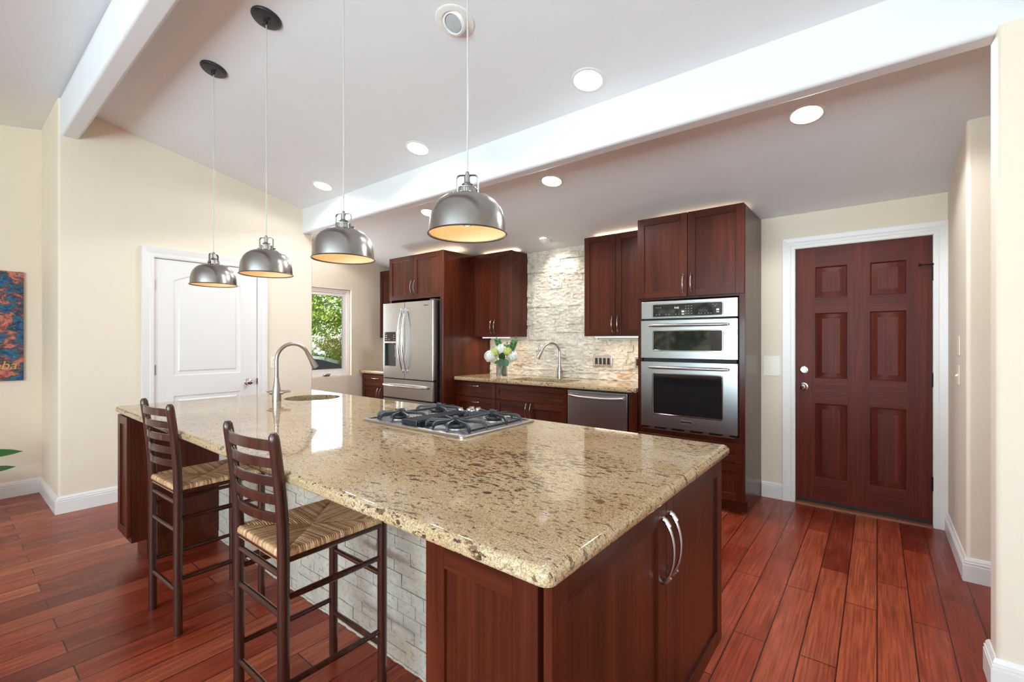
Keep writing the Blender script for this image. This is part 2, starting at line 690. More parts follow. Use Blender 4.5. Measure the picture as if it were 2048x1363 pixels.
FRONT = lambda y: Matrix.Translation((0, y, 0))                               # faces the camera side (-y)
PLUSX = lambda x: Matrix.Translation((x, 0, 0)) @ Matrix.Rotation(R(90), 4, 'Z')   # faces +x, u = world y


def text_mesh(s, size, depth=0.0006, shear=0.0, align='CENTER'):
    cu = bpy.data.curves.new('lettering', 'FONT')
    cu.body = s
    cu.size = size
    cu.extrude = depth
    cu.align_x = align
    cu.align_y = 'CENTER'
    cu.shear = shear
    o = bpy.data.objects.new('lettering', cu)
    col.objects.link(o)
    bpy.context.view_layer.update()
    me = bpy.data.meshes.new_from_object(o)
    bpy.data.objects.remove(o)
    return me


def lettering(name, s, size, mat, parent, mx, depth=0.0006, shear=0.0, align='CENTER'):
    """mx maps the letter plane (x right, y up, z towards the reader) into the room"""
    me = text_mesh(s, size, depth, shear, align)
    me.transform(Matrix.Translation(-Vector(ORG[parent.name])) @ mx)
    me.materials.clear()
    me.materials.append(M[mat])
    o = bpy.data.objects.new(name, me)
    col.objects.link(o)
    o.parent = parent
    ORG[o.name] = ORG[parent.name]
    return o


def on_front(x, y, z):
    return Matrix.Translation((x, y, z)) @ Matrix.Rotation(R(90), 4, 'X')


def on_plusx(x, y, z):
    return Matrix.Translation((x, y, z)) @ Matrix.Rotation(R(90), 4, 'Z') @ Matrix.Rotation(R(90), 4, 'X')


# ------------------------------------------------------------------ the room shell
SL = 0.2075
def zc(y):
    """underside of the sloped ceiling"""
    return 3.082 - SL * (y - 0.796) if y > 0.63 else 3.152 - SL * (0.585 - y)


XL, XP, YB, XR = -5.70, -4.859, 4.37, 0.383
m = MB(); m.box(-6.1, 3.2, REAR_Y - 0.2, 4.6, -0.12, 0)
struct('floor', m, 'floor')

TILT = R(-11.72)
m = MB()
pts = [(-3.75, zc(-3.75)), (0.60, zc(0.60)), (0.66, zc(0.66)), (4.55, zc(4.55))]
m.prism(pts + [(y, z + 0.16) for (y, z) in pts[::-1]], 'x', -5.95, 3.2)
struct('ceiling', m, 'ceiling')

# round-edged exposed beams
def beam(name, x0, x1, y0, y1, z0, ztop):
    m = MB()
    m.hexa([(x0, y0, z0), (x1, y0, z0), (x1, y1, z0), (x0, y1, z0), (x0, y0, ztop), (x1, y0, ztop), (x1, y1, ztop), (x0, y1, ztop)],
           0.022, 4, lambda e: abs(e.verts[0].co.z - z0) < 1e-6 and abs(e.verts[1].co.z - z0) < 1e-6 and abs(e.verts[0].co.x - e.verts[1].co.x) > 0.5)
    return struct(name, m, 'ceiling')


beam('ceiling_beam', -4.87, 3.0, 0.597, 0.709, 2.872, 3.12)
beam('ceiling_beam', -4.87, 0.452, 2.478, 2.585, 2.466, 2.74)
m = MB()
m.hexa([(0.452, 0.72, 2.49), (0.95, 0.72, 2.49), (0.95, 2.60, 2.49), (0.452, 2.60, 2.49),
        (0.452, 0.72, zc(0.72) + 0.02), (0.95, 0.72, zc(0.72) + 0.02), (0.95, 2.60, zc(2.60) + 0.02), (0.452, 2.60, zc(2.60) + 0.02)])
struct('ceiling_beam', m, 'ceiling')

# back wall with the front door opening
DX0, DX1, DZ = -0.528, 0.313, 2.062
m = MB()
zt = zc(YB) + 0.05
m.box(XL - 0.12, DX0, YB, YB + 0.14, 0, zt)
m.box(DX1, XR + 0.14, YB, YB + 0.14, 0, zt)
m.box(DX0, DX1, YB, YB + 0.14, DZ, zt)
struct('wall_back', m, 'wall')

# far left wall (recess and window alcove are one plane) with the window opening
WY0, WY1, WZ0, WZ1 = 2.80, 3.60, 0.836, 2.015
m = MB()
def lw(y0, y1, z0, z1a, z1b):
    m.hexa([(XL - 0.13, y0, z0), (XL, y0, z0), (XL, y1, z0), (XL - 0.13, y1, z0), (XL - 0.13, y0, z1a), (XL, y0, z1a), (XL, y1, z1b), (XL - 0.13, y1, z1b)])
lw(REAR_Y, 0.65, 0, zc(REAR_Y) + .05, zc(0.65) + .05)
lw(0.65, WY0, 0, zc(0.651) + .05, zc(WY0) + .05)
lw(WY0, WY1, 0, WZ0, WZ0)
lw(WY0, WY1, WZ1, zc(WY0) + .05, zc(WY1) + .05)
lw(WY1, YB, 0, zc(WY1) + .05, zc(YB) + .05)
struct('wall_left', m, 'wall')

# the pantry that stands out from it
PY0, PY1, PZ = 1.172, 2.022, 2.032
m = MB()
def vert_at(x, y):
    return lambda e: all(abs(q.co.x - x) < 1e-6 and abs(q.co.y - y) < 1e-6 for q in e.verts)
def pw(y0, y1, z0, z1a, z1b, bev=None):
    m.hexa([(XP - 0.11, y0, z0), (XP, y0, z0), (XP, y1, z0), (XP - 0.11, y1, z0), (XP - 0.11, y0, z1a), (XP, y0, z1a), (XP, y1, z1b), (XP - 0.11, y1, z1b)],
           0.018 if bev else 0, 4, vert_at(*bev) if bev else None)
pw(0.585, 0.65, 0, zc(0.585) + .03, zc(0.65) + .03, (XP, 0.585))
pw(0.65, PY0, 0, zc(0.651) + .03, zc(PY0) + .03)
pw(PY1, 2.59, 0, zc(PY1) + .03, zc(2.59) + .03, (XP, 2.59))
pw(PY0, PY1, PZ, zc(PY0) + .03, zc(PY1) + .03)
m.box(XL, XP - 0.11, 0.585, 0.64, 0, zc(0.585) + .03)
m.box(XL, XP - 0.11, 2.53, 2.59, 0, zc(2.59) + .03)
struct('wall_pantry', m, 'wall')

# right: the entry wall, its return, and the pier the low beam lands on
m = MB()
m.hexa([(XR, 3.52, 0), (XR + 0.14, 3.52, 0), (XR + 0.14, YB, 0), (XR, YB, 0), (XR, 3.52, zc(3.52) + .03), (XR + 0.14, 3.52, zc(3.52) + .03), (XR + 0.14, YB, zc(YB) + .03), (XR, YB, zc(YB) + .03)],
       0.02, 4, vert_at(XR, 3.52))
struct('wall_right', m, 'wall')
m = MB(); m.box(XR + 0.14, 2.2, 3.52, 3.64, 0, zc(3.52) + 0.02)
struct('wall_return', m, 'wall')
m = MB(); m.box(2.08, 2.2, 2.585, 3.52, 0, zc(2.585) + 0.02)
struct('wall_hall', m, 'wall')
PX = 0.349
m = MB()
m.box(PX, 3.0, 2.47, 2.60, 0, 2.488, 0.022, 4, lambda e: all(abs(q.co.x - PX) < 1e-6 for q in e.verts) and abs(e.verts[0].co.z - e.verts[1].co.z) > 0.5)
struct('wall_pier', m, 'wall')
m = MB(); m.box(0.96, 3.0, 2.478, 2.6, 2.49, zc(2.6) + 0.02)
struct('wall_pier_top', m, 'wall')
m = MB(); m.box(3.0, 3.12, REAR_Y, 2.6, 0, 3.2)
struct('wall_side', m, 'wall')
# wall behind the camera with three wide windows
m = MB()
zr = zc(REAR_Y) + 0.05
xs = [XL - 0.1] + [q for w in REAR_WINDOWS for q in w] + [3.12]
for i in range(0, len(xs), 2):
    m.box(xs[i], xs[i + 1], REAR_Y - 0.13, REAR_Y, 0, zr)
for (a, b) in REAR_WINDOWS:
    m.box(a, b, REAR_Y - 0.13, REAR_Y, 0, 0.38)
    m.box(a, b, REAR_Y - 0.13, REAR_Y, 2.12, zr)
struct('wall_rear', m, 'wall')


# ---- baseboards: a stepped profile swept along a straight run
BBH = 0.128
BB = [(0, 0), (0.017, 0), (0.017, 0.088), (0.0115, 0.0905), (0.0115, 0.094), (0.0155, 0.0965), (0.0155, 0.103), (0.0095, 0.106), (0.0095, 0.1095), (0.012, 0.112), (0.0085, 0.121), (0.004, BBH), (0, BBH)]


def baseboard(mb, p, q, nrm, e0=0.0, e1=0.0):
    """run from p to q (2d) on the face whose outward normal is nrm; e0/e1 lengthen with the profile for mitred corners"""
    p, q, nrm = Vector(p), Vector(q), Vector(nrm)
    d = (q - p).normalized()
    r0 = [(p.x + nrm.x * o - d.x * o * e0, p.y + nrm.y * o - d.y * o * e0, z) for (o, z) in BB]
    r1 = [(q.x + nrm.x * o + d.x * o * e1, q.y + nrm.y * o + d.y * o * e1, z) for (o, z) in BB]
    mb.loft([r0, r1])


m = MB(); baseboard(m, (XL, REAR_Y), (XL, 0.585), (1, 0), 0, -1)
struct('baseboard_left', m, 'white')
m = MB(); baseboard(m, (XL, 0.585), (XP, 0.585), (0, -1), -1, 1); baseboard(m, (XP, 0.585), (XP, 1.088), (1, 0), 1, 0)
baseboard(m, (XP, 2.104), (XP, 2.59), (1, 0), 0, 1)
struct('baseboard_pantry', m, 'white')
m = MB(); baseboard(m, (-0.766, YB), (-0.612, YB), (0, -1), 0, 0)
struct('baseboard_back', m, 'white')
m = MB(); baseboard(m, (XR, YB), (XR, 3.52), (-1, 0), 0, 1); baseboard(m, (XR, 3.52), (2.08, 3.52), (0, -1), 1, 0)
struct('baseboard_right', m, 'white')
m = MB(); baseboard(m, (PX, 2.60), (PX, 2.47), (-1, 0), 1, 1); baseboard(m, (PX, 2.47), (3.0, 2.47), (0, -1), 1, 0); baseboard(m, (3.0, 2.6), (PX, 2.6), (0, 1), 0, 1)
struct('baseboard_pier', m, 'white')

# ---- door casings
CAS = [(0.0, 0.0), (0.0, 0.012), (0.010, 0.016), (0.026, 0.0165), (0.032, 0.013), (0.050, 0.0155), (0.056, 0.020), (0.080, 0.0235), (0.086, 0.0235), (0.088, 0.0)]


def casing(mb, u0, u1, w1):
    """mitred casing round an opening u0..u1, head at w1, in local door axes (y- is out of the wall)"""
    def leg(u, sgn):
        a = [(u + sgn * o, -d, 0) for (o, d) in CAS]
        b = [(u + sgn * o, -d, w1 + o) for (o, d) in CAS]
        mb.loft([a, b])
    leg(u0, -1); leg(u1, 1)
    a = [(u0 - o, -d, w1 + o) for (o, d) in CAS]
    b = [(u1 + o, -d, w1 + o) for (o, d) in CAS]
    mb.loft([a, b])


m = MB(); m.M = FRONT(YB); casing(m, DX0 + 0.004, DX1 - 0.004, DZ - 0.004)
m.box(DX0, DX0 + 0.006, -0.002, 0.13, 0, DZ); m.box(DX1 - 0.006, DX1, -0.002, 0.13, 0, DZ); m.box(DX0, DX1, -0.002, 0.13, DZ - 0.006, DZ)
struct('trim_1', m, 'white')
m = MB(); m.M = PLUSX(XP); casing(m, PY0 + 0.004, PY1 - 0.004, PZ - 0.004)
m.box(PY0, PY0 + 0.006, -0.002, 0.10, 0, PZ); m.box(PY1 - 0.006, PY1, -0.002, 0.10, 0, PZ); m.box(PY0, PY1, -0.002, 0.10, PZ - 0.006, PZ)
struct('trim_2', m, 'white')
m = MB(); m.prism([(YB - 0.035, 0), (YB - 0.03, 0.012), (YB + 0.0, 0.022), (YB + 0.12, 0.022), (YB + 0.12, 0)], 'x', DX0 + 0.007, DX1 - 0.007)
struct('trim_3', m, 'threshold')
m = MB(); m.box(DX0 - 0.2, DX1 + 0.2, YB + 0.142, YB + 0.16, 0, 2.2)
struct('wall_porch', m, 'wall')
m = MB(); m.box(XP - 0.6, XP - 0.58, 0.7, 2.5, 0, 2.2)
struct('wall_pantry_inner', m, 'wall')


# ---- front door
def field_panel(mb, u0, u1, w0, w1, front, deep, bev, groove=0.008):
    """raised field: sticking falls to `deep`, a bevelled field rises again"""
    def rect(o, d):
        return [(u0 + o, d, w0 + o), (u1 - o, d, w0 + o), (u1 - o, d, w1 - o), (u0 + o, d, w1 - o)]
    mb.loft([rect(-0.001, front), rect(0.004, front + 0.002), rect(groove, deep), rect(groove + 0.004, deep), rect(bev, front + 0.0015), rect(bev + 0.001, front + 0.001)], False, True)


yd = YB + 0.004
fx = lambda x: x * 1.0055
fz = lambda z: 1.31 + (z - 1.31) * 1.0055
d_x0, d_x1, d_z0, d_z1 = DX0 + 0.009, DX1 - 0.009, 0.03, DZ - 0.009
cols = [(fx(-0.385), fx(-0.179)), (fx(-0.042), fx(0.165))]
rows_ = [(fz(0.232), fz(0.817)), (fz(1.015), fz(1.531)), (fz(1.650), fz(1.895))]
m = MB(); m.M = FRONT(yd)
m.mi = 0
for (a, b) in ((d_x0, cols[0][0]), (cols[0][1], cols[1][0]), (cols[1][1], d_x1)):
    m.box(a, b, 0, 0.042, d_z0, d_z1)
m.mi = 1
zz = [d_z0] + [q for r in rows_ for q in r] + [d_z1]
for (a, b) in cols:
    for i in range(0, len(zz), 2):
        m.box(a, b, 0.0002, 0.042, zz[i], zz[i + 1])
    m.mi = 0
    for (p, q) in rows_:
        field_panel(m, a, b, p, q, 0.0, 0.014, 0.045)
        m.box(a, b, 0.02, 0.04, p, q)
    m.mi = 1
door = struct('door_1', m, ['mahogany', 'mahogany_x'], 30)
# sweep, locks, hinges
m = MB(); m.M = FRONT(yd); m.box(d_x0, d_x1, -0.004, 0.02, 0.023, 0.045)
part('door_sweep', m, 'rubber', door)
def lockset(name, x, z, knob):
    m = MB(); m.M = FRONT(yd)
    m.lathe([(0.0001, -0.006), (0.026, -0.006), (0.031, -0.003), (0.032, 0.001)], (x, 0, z), 'y', 24)
    if knob:
        m.lathe([(0.0001, -0.062), (0.012, -0.062), (0.022, -0.057), (0.027, -0.046), (0.026, -0.034), (0.017, -0.024), (0.012, -0.018), (0.013, -0.005)], (x, 0, z), 'y', 24)
    else:
        m.lathe([(0.0001, -0.014), (0.019, -0.014), (0.022, -0.010), (0.022, -0.004)], (x, 0, z), 'y', 24)
        m.M = FRONT(yd) @ Matrix.Translation((x, -0.02, z)) @ Matrix.Rotation(R(-28), 4, 'Y')
        m.box(-0.019, 0.019, -0.006, 0.008, -0.005, 0.005, 0.002)
    return part(name, m, 'chrome', door, 'polished nickel ' + name.replace('_', ' '))
lockset('deadbolt', fx(-0.461), 1.076, False)
kb = lockset('door_knob', fx(-0.461), 0.944, True)
m = MB(); m.M = FRONT(yd); m.lathe([(0.0001, -0.0635), (0.008, -0.0635), (0.0085, -0.060)], (fx(-0.461), 0, 0.944), 'y', 14)
part('keyhole', m, 'black', kb)
for z in (1.786, 1.036, 0.305):
    m = MB(); m.M = FRONT(yd)
    m.cyl((d_x1 + 0.004, -0.008, z - 0.05), (d_x1 + 0.004, -0.008, z + 0.05), 0.0065, 10)
    m.box(d_x1 - 0.008, d_x1 + 0.003, -0.002, 0.002, z - 0.048, z + 0.048)
    part('hinge', m, 'bronze', door)
m = MB(); m.M = FRONT(yd)
m.cyl((d_x1 + 0.004, -0.010, 1.842), (d_x1 + 0.004, -0.010, 1.856), 0.008, 10)
m.tube([(d_x1 + 0.0, -0.012, 1.848), (d_x1 - 0.03, -0.03, 1.848), (d_x1 - 0.06, -0.028, 1.848)], 0.004, 8)
m.cyl((d_x1 - 0.075, -0.028, 1.848), (d_x1 - 0.058, -0.028, 1.848), 0.009, 10)
part('door_stop', m, 'bronze', door)

# ---- pantry door: two moulded panels, the upper one with an arched head
xd = XP - 0.006
m = MB(); m.M = PLUSX(xd)
p_u0, p_u1, p_w0, p_w1 = PY0 + 0.0095, PY1 - 0.0095, 0.012, PZ - 0.0105
pu0, pu1 = 1.318, 1.864
def arch(o, rise=0.075, wtop=1.842, wbot=1.003, n=12):
    L = [(pu0 + o, wbot + o), (pu1 - o, wbot + o)]
    for i in range(n + 1):
        s_ = 1 - 2 * i / n
        u = (pu0 + pu1) / 2 + s_ * ((pu1 - pu0) / 2 - o)
        L.append((u, wtop - o + rise * (1 - s_ * s_)))
    return L
def mould(loop_fn):
    m.loft([[(u, d, w) for (u, w) in loop_fn(o)] for (o, d) in ((0, 0), (0.006, 0.007), (0.014, 0.009), (0.034, 0.009), (0.046, 0.002), (0.050, 0.002))], False, True)
m.box(p_u0, pu0, 0, 0.035, p_w0, p_w1)
m.box(pu1, p_u1, 0, 0.035, p_w0, p_w1)
m.box(pu0, pu1, 0, 0.035, 0.823, 1.003)
m.box(pu0, pu1, 0, 0.035, p_w0, 0.24)
top = arch(0)[2:]
for (a, b) in zip(top, top[1:]):
    m.hexa([(b[0], 0, b[1]), (a[0], 0, a[1]), (a[0], 0.035, a[1]), (b[0], 0.035, b[1]), (b[0], 0, p_w1), (a[0], 0, p_w1), (a[0], 0.035, p_w1), (b[0], 0.035, p_w1)])
mould(arch)
mould(lambda o: [(pu0 + o, 0.24 + o), (pu1 - o, 0.24 + o), (pu1 - o, 0.823 - o), (pu0 + o, 0.823 - o)])
bmesh.ops.remove_doubles(m.bm, verts=m.bm.verts, dist=1e-5)
m.box(pu0, pu1, 0.02, 0.034, 0.2, 2.0)
pdoor = struct('door_2', m, 'white', 30)
m = MB(); m.M = PLUSX(xd)
m.lathe([(0.0001, -0.058), (0.014, -0.058), (0.025, -0.052), (0.0285, -0.042), (0.026, -0.032), (0.013, -0.022), (0.011, -0.010), (0.027, -0.008), (0.032, -0.003), (0.032, 0.001)], (1.93, 0, 0.908), 'y', 24)
part('door_knob', m, 'chrome', pdoor, 'polished nickel door knob')
for z in (1.797, 1.059, 0.3):
    m = MB(); m.M = PLUSX(xd)
    m.cyl((p_u0 - 0.003, -0.007, z - 0.045), (p_u0 - 0.003, -0.007, z + 0.045), 0.006, 10)
    m.box(p_u0 - 0.002, p_u0 + 0.010, -0.002, 0.002, z - 0.044, z + 0.044)
    part('hinge', m, 'nickel', pdoor)
m = MB(); m.M = PLUSX(xd)
m.box(p_u1 - 0.001, p_u1 + 0.003, -0.010, 0.004, 0.878, 0.938)
part('strike_plate', m, 'bronze', pdoor)

# ---- alcove window: frame, sash, glass, crank
wx = XL - 0.055
m = MB()
def frame(mb, x0, x1, y0, y1, z0, z1, w, bev=0.004):
    mb.box(x0, x1, y0, y0 + w, z0, z1, bev); mb.box(x0, x1, y1 - w, y1, z0, z1, bev)
    mb.box(x0, x1, y0 + w, y1 - w, z0, z0 + w, bev); mb.box(x0, x1, y0 + w, y1 - w, z1 - w, z1, bev)
frame(m, wx - 0.05, wx + 0.012, WY0 + 0.005, WY1 - 0.005, WZ0 + 0.005, WZ1 - 0.005, 0.045)
win = struct('window_1', m, 'white')
m = MB(); frame(m, wx - 0.04, wx - 0.005, WY0 + 0.05, WY1 - 0.05, WZ0 + 0.05, WZ1 - 0.05, 0.045)
sash = part('sash', m, 'white', win)
m = MB(); m.box(wx - 0.026, wx - 0.021, WY0 + 0.09, WY1 - 0.09, WZ0 + 0.09, WZ1 - 0.09)
part('glass', m, 'glass', sash)
m = MB(); m.box(wx + 0.012, wx + 0.04, 3.20, 3.29, WZ0 + 0.004, WZ0 + 0.022, 0.004)
m.tube([(wx + 0.03, 3.21, WZ0 + 0.022), (wx + 0.035, 3.24, WZ0 + 0.036), (wx + 0.034, 3.30, WZ0 + 0.03)], 0.006, 8)
part('crank_handle', m, 'nickel', win)
for z in (1.16, 1.67):
    m = MB(); m.box(wx + 0.012, wx + 0.02, WY1 - 0.046, WY1 - 0.03, z - 0.03, z + 0.03, 0.003)
    part('sash_lock', m, 'white_plastic', win)
m = MB()
for (a, b) in REAR_WINDOWS:
    frame_y = REAR_Y - 0.09
    for x in (a + 0.03, (a + b) / 2, b - 0.03):
        m.box(x - 0.025, x + 0.025, frame_y - 0.03, frame_y + 0.02, 0.38, 2.12)
    m.box(a, b, frame_y - 0.03, frame_y + 0.02, 0.38, 0.43); m.box(a, b, frame_y - 0.03, frame_y + 0.02, 2.07, 2.12)
struct('window_2', m, 'white')


# ------------------------------------------------------------------ cabinetry
CW = ['cherry', 'cherry_x', 'nickel', 'black']
CWY = ['cherry', 'cherry_y', 'nickel', 'black']


def shaker(mb, u0, u1, w0, w1, t=0.020, fw=0.058, rec=0.009):
    """five-piece door: front face at local y = 0, thickness into +y"""
    mb.mi = 0
    mb.box(u0, u0 + fw, 0, t, w0, w1, 0.0015, 1)
    mb.box(u1 - fw, u1, 0, t, w0, w1, 0.0015, 1)
    mb.box(u0 + fw - 0.004, u1 - fw + 0.004, rec, t - 0.003, w0 + fw - 0.004, w1 - fw + 0.004)
    mb.mi = 1
    mb.box(u0 + fw, u1 - fw, 0.0003, t, w0, w0 + fw, 0.0015, 1)
    mb.box(u0 + fw, u1 - fw, 0.0003, t, w1 - fw, w1, 0.0015, 1)
    mb.mi = 0


def bow_pull(mb, u, w, L=0.15, vertical=True, out=0.030):
    """arched cabinet pull with spade feet"""
    def P(a, d):
        return (u, -d, w + a) if vertical else (u + a, -d, w)
    n = 14
    pts, rr = [], []
    for i in range(n + 1):
        a = -L / 2 + L * i / n
        q = 2 * a / L
        pts.append(P(a, 0.002 + out * (1 - q * q) ** 0.75))
        rr.append(0.0040 + 0.0022 * abs(q) ** 2)
    mb.tube(pts, rr, 8)
    for sgn in (-1, 1):
        a = sgn * L / 2
        mb.tube([P(a * 1.06, 0.0), P(a * 0.97, 0.008), P(a * 0.80, 0.0215)], [0.0045, 0.0075, 0.0050], 8)


def cab_door(parent, mx, u0, u1, w0, w1, pull=None, mats=CW, name='door', L=0.15, fw=0.058):
    """pull: (u, w, vertical)"""
    m = MB(); m.M = mx
    shaker(m, u0, u1, w0, w1, fw=fw)
    d = part(name, m, mats, parent)
    if pull:
        m = MB(); m.M = mx
        bow_pull(m, pull[0], pull[1], L, pull[2])
        part('handle', m, 'nickel', d, 'curved brushed nickel handle')
    return d


YF = 3.745     # door fronts of base and tall cabinets
YU = 4.060     # door fronts of wall cabinets
YFR = 3.570    # fridge surround front
CT, CB = 0.905, 0.868   # counter top and underside
TOPZ = 2.335

# ---- tall oven cabinet
tx0, tx1 = -1.607, -0.770
tall = thing('oven_cabinet', 'tall cherry cabinet reaching the ceiling around the built-in double oven', 'cabinet', ((tx0 + tx1) / 2, YF + 0.02, 0))
m = MB()
m.box(tx0, tx0 + 0.04, YF + 0.02, YB - 0.002, 0.10, TOPZ)
m.box(tx1 - 0.043, tx1, YF + 0.02, YB - 0.002, 0.10, TOPZ, 0.002, 1)
m.box(tx0 + 0.04, tx1 - 0.043, YF + 0.02, YB - 0.002, 1.652, TOPZ)
m.box(tx0 + 0.04, tx1 - 0.043, YF + 0.02, YB - 0.002, 0.10, 0.585)
m.box(tx0 + 0.04, tx1 - 0.043, YB - 0.03, YB - 0.002, 0.585, 1.652)
part('body', m, 'cherry', tall)
m = MB(); m.box(tx0 + 0.01, tx1 + 0.001, 3.847, YB - 0.004, 0, 0.102)
part('toe_kick', m, 'cherry_x', tall)
mid = -1.187
cab_door(tall, FRONT(YF), tx0 + 0.003, mid - 0.0025, 1.668, TOPZ + 0.005, (mid - 0.030, 1.772, True))
cab_door(tall, FRONT(YF), mid + 0.0025, tx1 - 0.004, 1.668, TOPZ + 0.005, (mid + 0.032, 1.772, True))
cab_door(tall, FRONT(YF), tx0 + 0.003, tx1 - 0.004, 0.388, 0.535, ((tx0 + tx1) / 2, 0.462, False), name='drawer')
cab_door(tall, FRONT(YF), tx0 + 0.003, tx1 - 0.004, 0.106, 0.383, ((tx0 + tx1) / 2, 0.300, False), name='drawer')

# ---- built-in microwave over oven
ox0, ox1, oy = -1.566, -0.815, 3.735
oven = thing('wall_oven', 'stainless microwave and oven combination built into the tall cabinet', 'oven', ((ox0 + ox1) / 2, oy, 0.60))
m = MB(); m.box(ox0 + 0.012, ox1 - 0.012, oy + 0.022, oy + 0.55, 0.590, 1.640)
part('body', m, 'black', oven)
F = FRONT(oy)
m = MB(); m.M = F
m.box(ox0, ox1, 0, 0.03, 1.494, 1.638, 0.004)
fas = part('control_panel', m, 'steel', oven)
def bezel(mb, u0, u1, w0, w1, r=0.009, b=0.010, out=0.004):
    """rounded raised rim round a glass"""
    def rr(o, d):
        L = []
        for (cu, cw, a0) in ((u1 - r, w1 - r, 0), (u0 + r, w1 - r, 90), (u0 + r, w0 + r, 180), (u1 - r, w0 + r, 270)):
            for k in range(5):
                a = R(a0 + 22.5 * k)
                L.append((cu + (r + o) * math.cos(a), d, cw + (r + o) * math.sin(a)))
        return L
    mb.loft([rr(b, 0.001), rr(b * 0.7, -out), rr(b * 0.25, -out), rr(0, -0.0005)], False, False)
def glass_face(mb, u0, u1, w0, w1, d):
    mb.box(u0, u1, d, d + 0.003, w0, w1, 0.001, 1)
m = MB(); m.M = F; bezel(m, -1.464, -0.923, 1.513, 1.607); part('bezel', m, 'chrome', fas)
m = MB(); m.M = F; glass_face(m, -1.464, -0.923, 1.513, 1.607, -0.0012); part('display', m, 'blackglass', fas)
def keys(parent, name, mat, rects, d=-0.0020):
    for (u, w, a, b) in rects:
        m = MB(); m.M = F
        m.box(u, u + a, d, -0.001, w, w + b)
        part(name, m, mat, parent)
keys(fas, 'button', 'grey_text', [(-1.20 + i * 0.022, 1.527 + j * 0.020, 0.009, 0.005) for i in range(3) for j in range(4)])
keys(fas, 'button', 'grey_text', [(u, 1.524, 0.010, 0.005) for u in (-1.44, -1.415, -1.36, -1.335, -1.28, -1.255, -1.10, -1.08, -1.055, -1.03, -1.01)])
keys(fas, 'button', 'grey_text', [(u, 1.582, 0.008, 0.004) for u in (-1.44, -1.424, -1.405)] + [(-0.995, 1.592, 0.012, 0.003), (-0.970, 1.592, 0.012, 0.003), (-0.980, 1.580, 0.012, 0.003)])
keys(fas, 'start_key', 'white_print', [(-1.228, 1.540, 0.020, 0.014), (-1.228, 1.522, 0.020, 0.008), (-0.965, 1.545, 0.020, 0.014), (-0.965, 1.530, 0.020, 0.007)], -0.0022)
lettering('clock_digits', '9:42', 0.022, 'white_text', fas, on_front(-1.268, oy - 0.0022, 1.578), 0.0003)
def oven_door(name, w0, w1, g, hz):
    m = MB(); m.M = F
    u0, u1, v0, v1 = g
    for (a, b, c_, d_) in ((ox0, u0, w0, w1), (u1, ox1, w0, w1), (u0, u1, w0, v0), (u0, u1, v1, w1)):
        m.box(a, b, -0.004, 0.026, c_, d_)
    bmesh.ops.remove_doubles(m.bm, verts=m.bm.verts, dist=1e-5)
    d = part(name, m, 'steel', oven)
    m = MB(); m.M = F @ Matrix.Translation((0, -0.004, 0)); bezel(m, u0, u1, v0, v1, 0.010, 0.011, 0.005); part('bezel', m, 'chrome', d)
    m = MB(); m.M = F; glass_face(m, u0 - 0.001, u1 + 0.001, v0 - 0.001, v1 + 0.001, -0.001); part('window', m, 'blackglass', d, 'black glass window')
    m = MB(); m.M = F
    n = 16
    pts = [(-1.487 + 0.613 * i / n, -0.036 - 0.012 * (1 - (2 * i / n - 1) ** 2), hz) for i in range(n + 1)]
    rr = [0.0125 if 0 < i < n else 0.0095 for i in range(n + 1)]
    m.tube(pts, rr, 12)
    for u in (-1.465, -0.896):
        m.cyl((u, -0.004, hz), (u, -0.036, hz), 0.009, 10)
    part('handle', m, 'steel', d)
    return d
oven_door('microwave_door', 1.170, 1.479, (-1.461, -0.924, 1.237, 1.389), 1.437)
lo = oven_door('oven_door', 0.601, 1.137, (-1.461, -0.926, 0.711, 1.038), 1.093)
m = MB(); m.M = F; m.box(-1.235, -1.145, -0.0055, -0.0035, 0.650, 0.672, 0.002, 1)
bd = part('badge', m, 'chrome', lo)
lettering('badge_letters', 'KitchenAid', 0.0145, 'darkgrey', bd, on_front(-1.19, oy - 0.0057, 0.6605), 0.0003)
m = MB(); m.M = F
m.box(ox0 + 0.02, ox1 - 0.02, -0.001, 0.02, 0.577, 0.583)
for k in range(5):
    m.box(-1.50 + k * 0.145, -1.455 + k * 0.145, 0.0, 0.012, 0.586, 0.596)
part('vent_trim', m, 'steel', oven)

# ---- wall cabinet between the stone and the oven
cx0, cx1 = -2.300, -1.612
wall_a = thing('wall_cabinet', 'cherry two-door wall cabinet between stone backsplash and tall oven cabinet', 'cabinet', ((cx0 + cx1) / 2, YU, 1.36))
m = MB(); m.box(cx0, cx1, YU + 0.02, 4.368, 1.360, TOPZ); part('body', m, 'cherry', wall_a)
sp = -1.962
cab_door(wall_a, FRONT(YU), cx0 + 0.001, sp - 0.002, 1.358, TOPZ + 0.004, (sp - 0.028, 1.475, True))
cab_door(wall_a, FRONT(YU), sp + 0.002, cx1 - 0.002, 1.358, TOPZ + 0.004, (sp + 0.030, 1.475, True))

# ---- wall cabinet between fridge panel and stone
bx0, bx1 = -3.806, -3.226
wall_b = thing('wall_cabinet', 'cherry wall cabinet beside the fridge surround, flowers below it', 'cabinet', ((bx0 + bx1) / 2, YU, 1.36))
m = MB(); m.box(bx0, bx1, YU + 0.02, 4.368, 1.360, TOPZ, 0.0015, 1); part('body', m, 'cherry', wall_b)
sp = -3.505
cab_door(wall_b, FRONT(YU), bx0 + 0.002, sp - 0.002, 1.358, TOPZ + 0.004, (sp - 0.026, 1.475, True))
cab_door(wall_b, FRONT(YU), sp + 0.002, bx1 - 0.002, 1.358, TOPZ + 0.004, (sp + 0.028, 1.475, True))

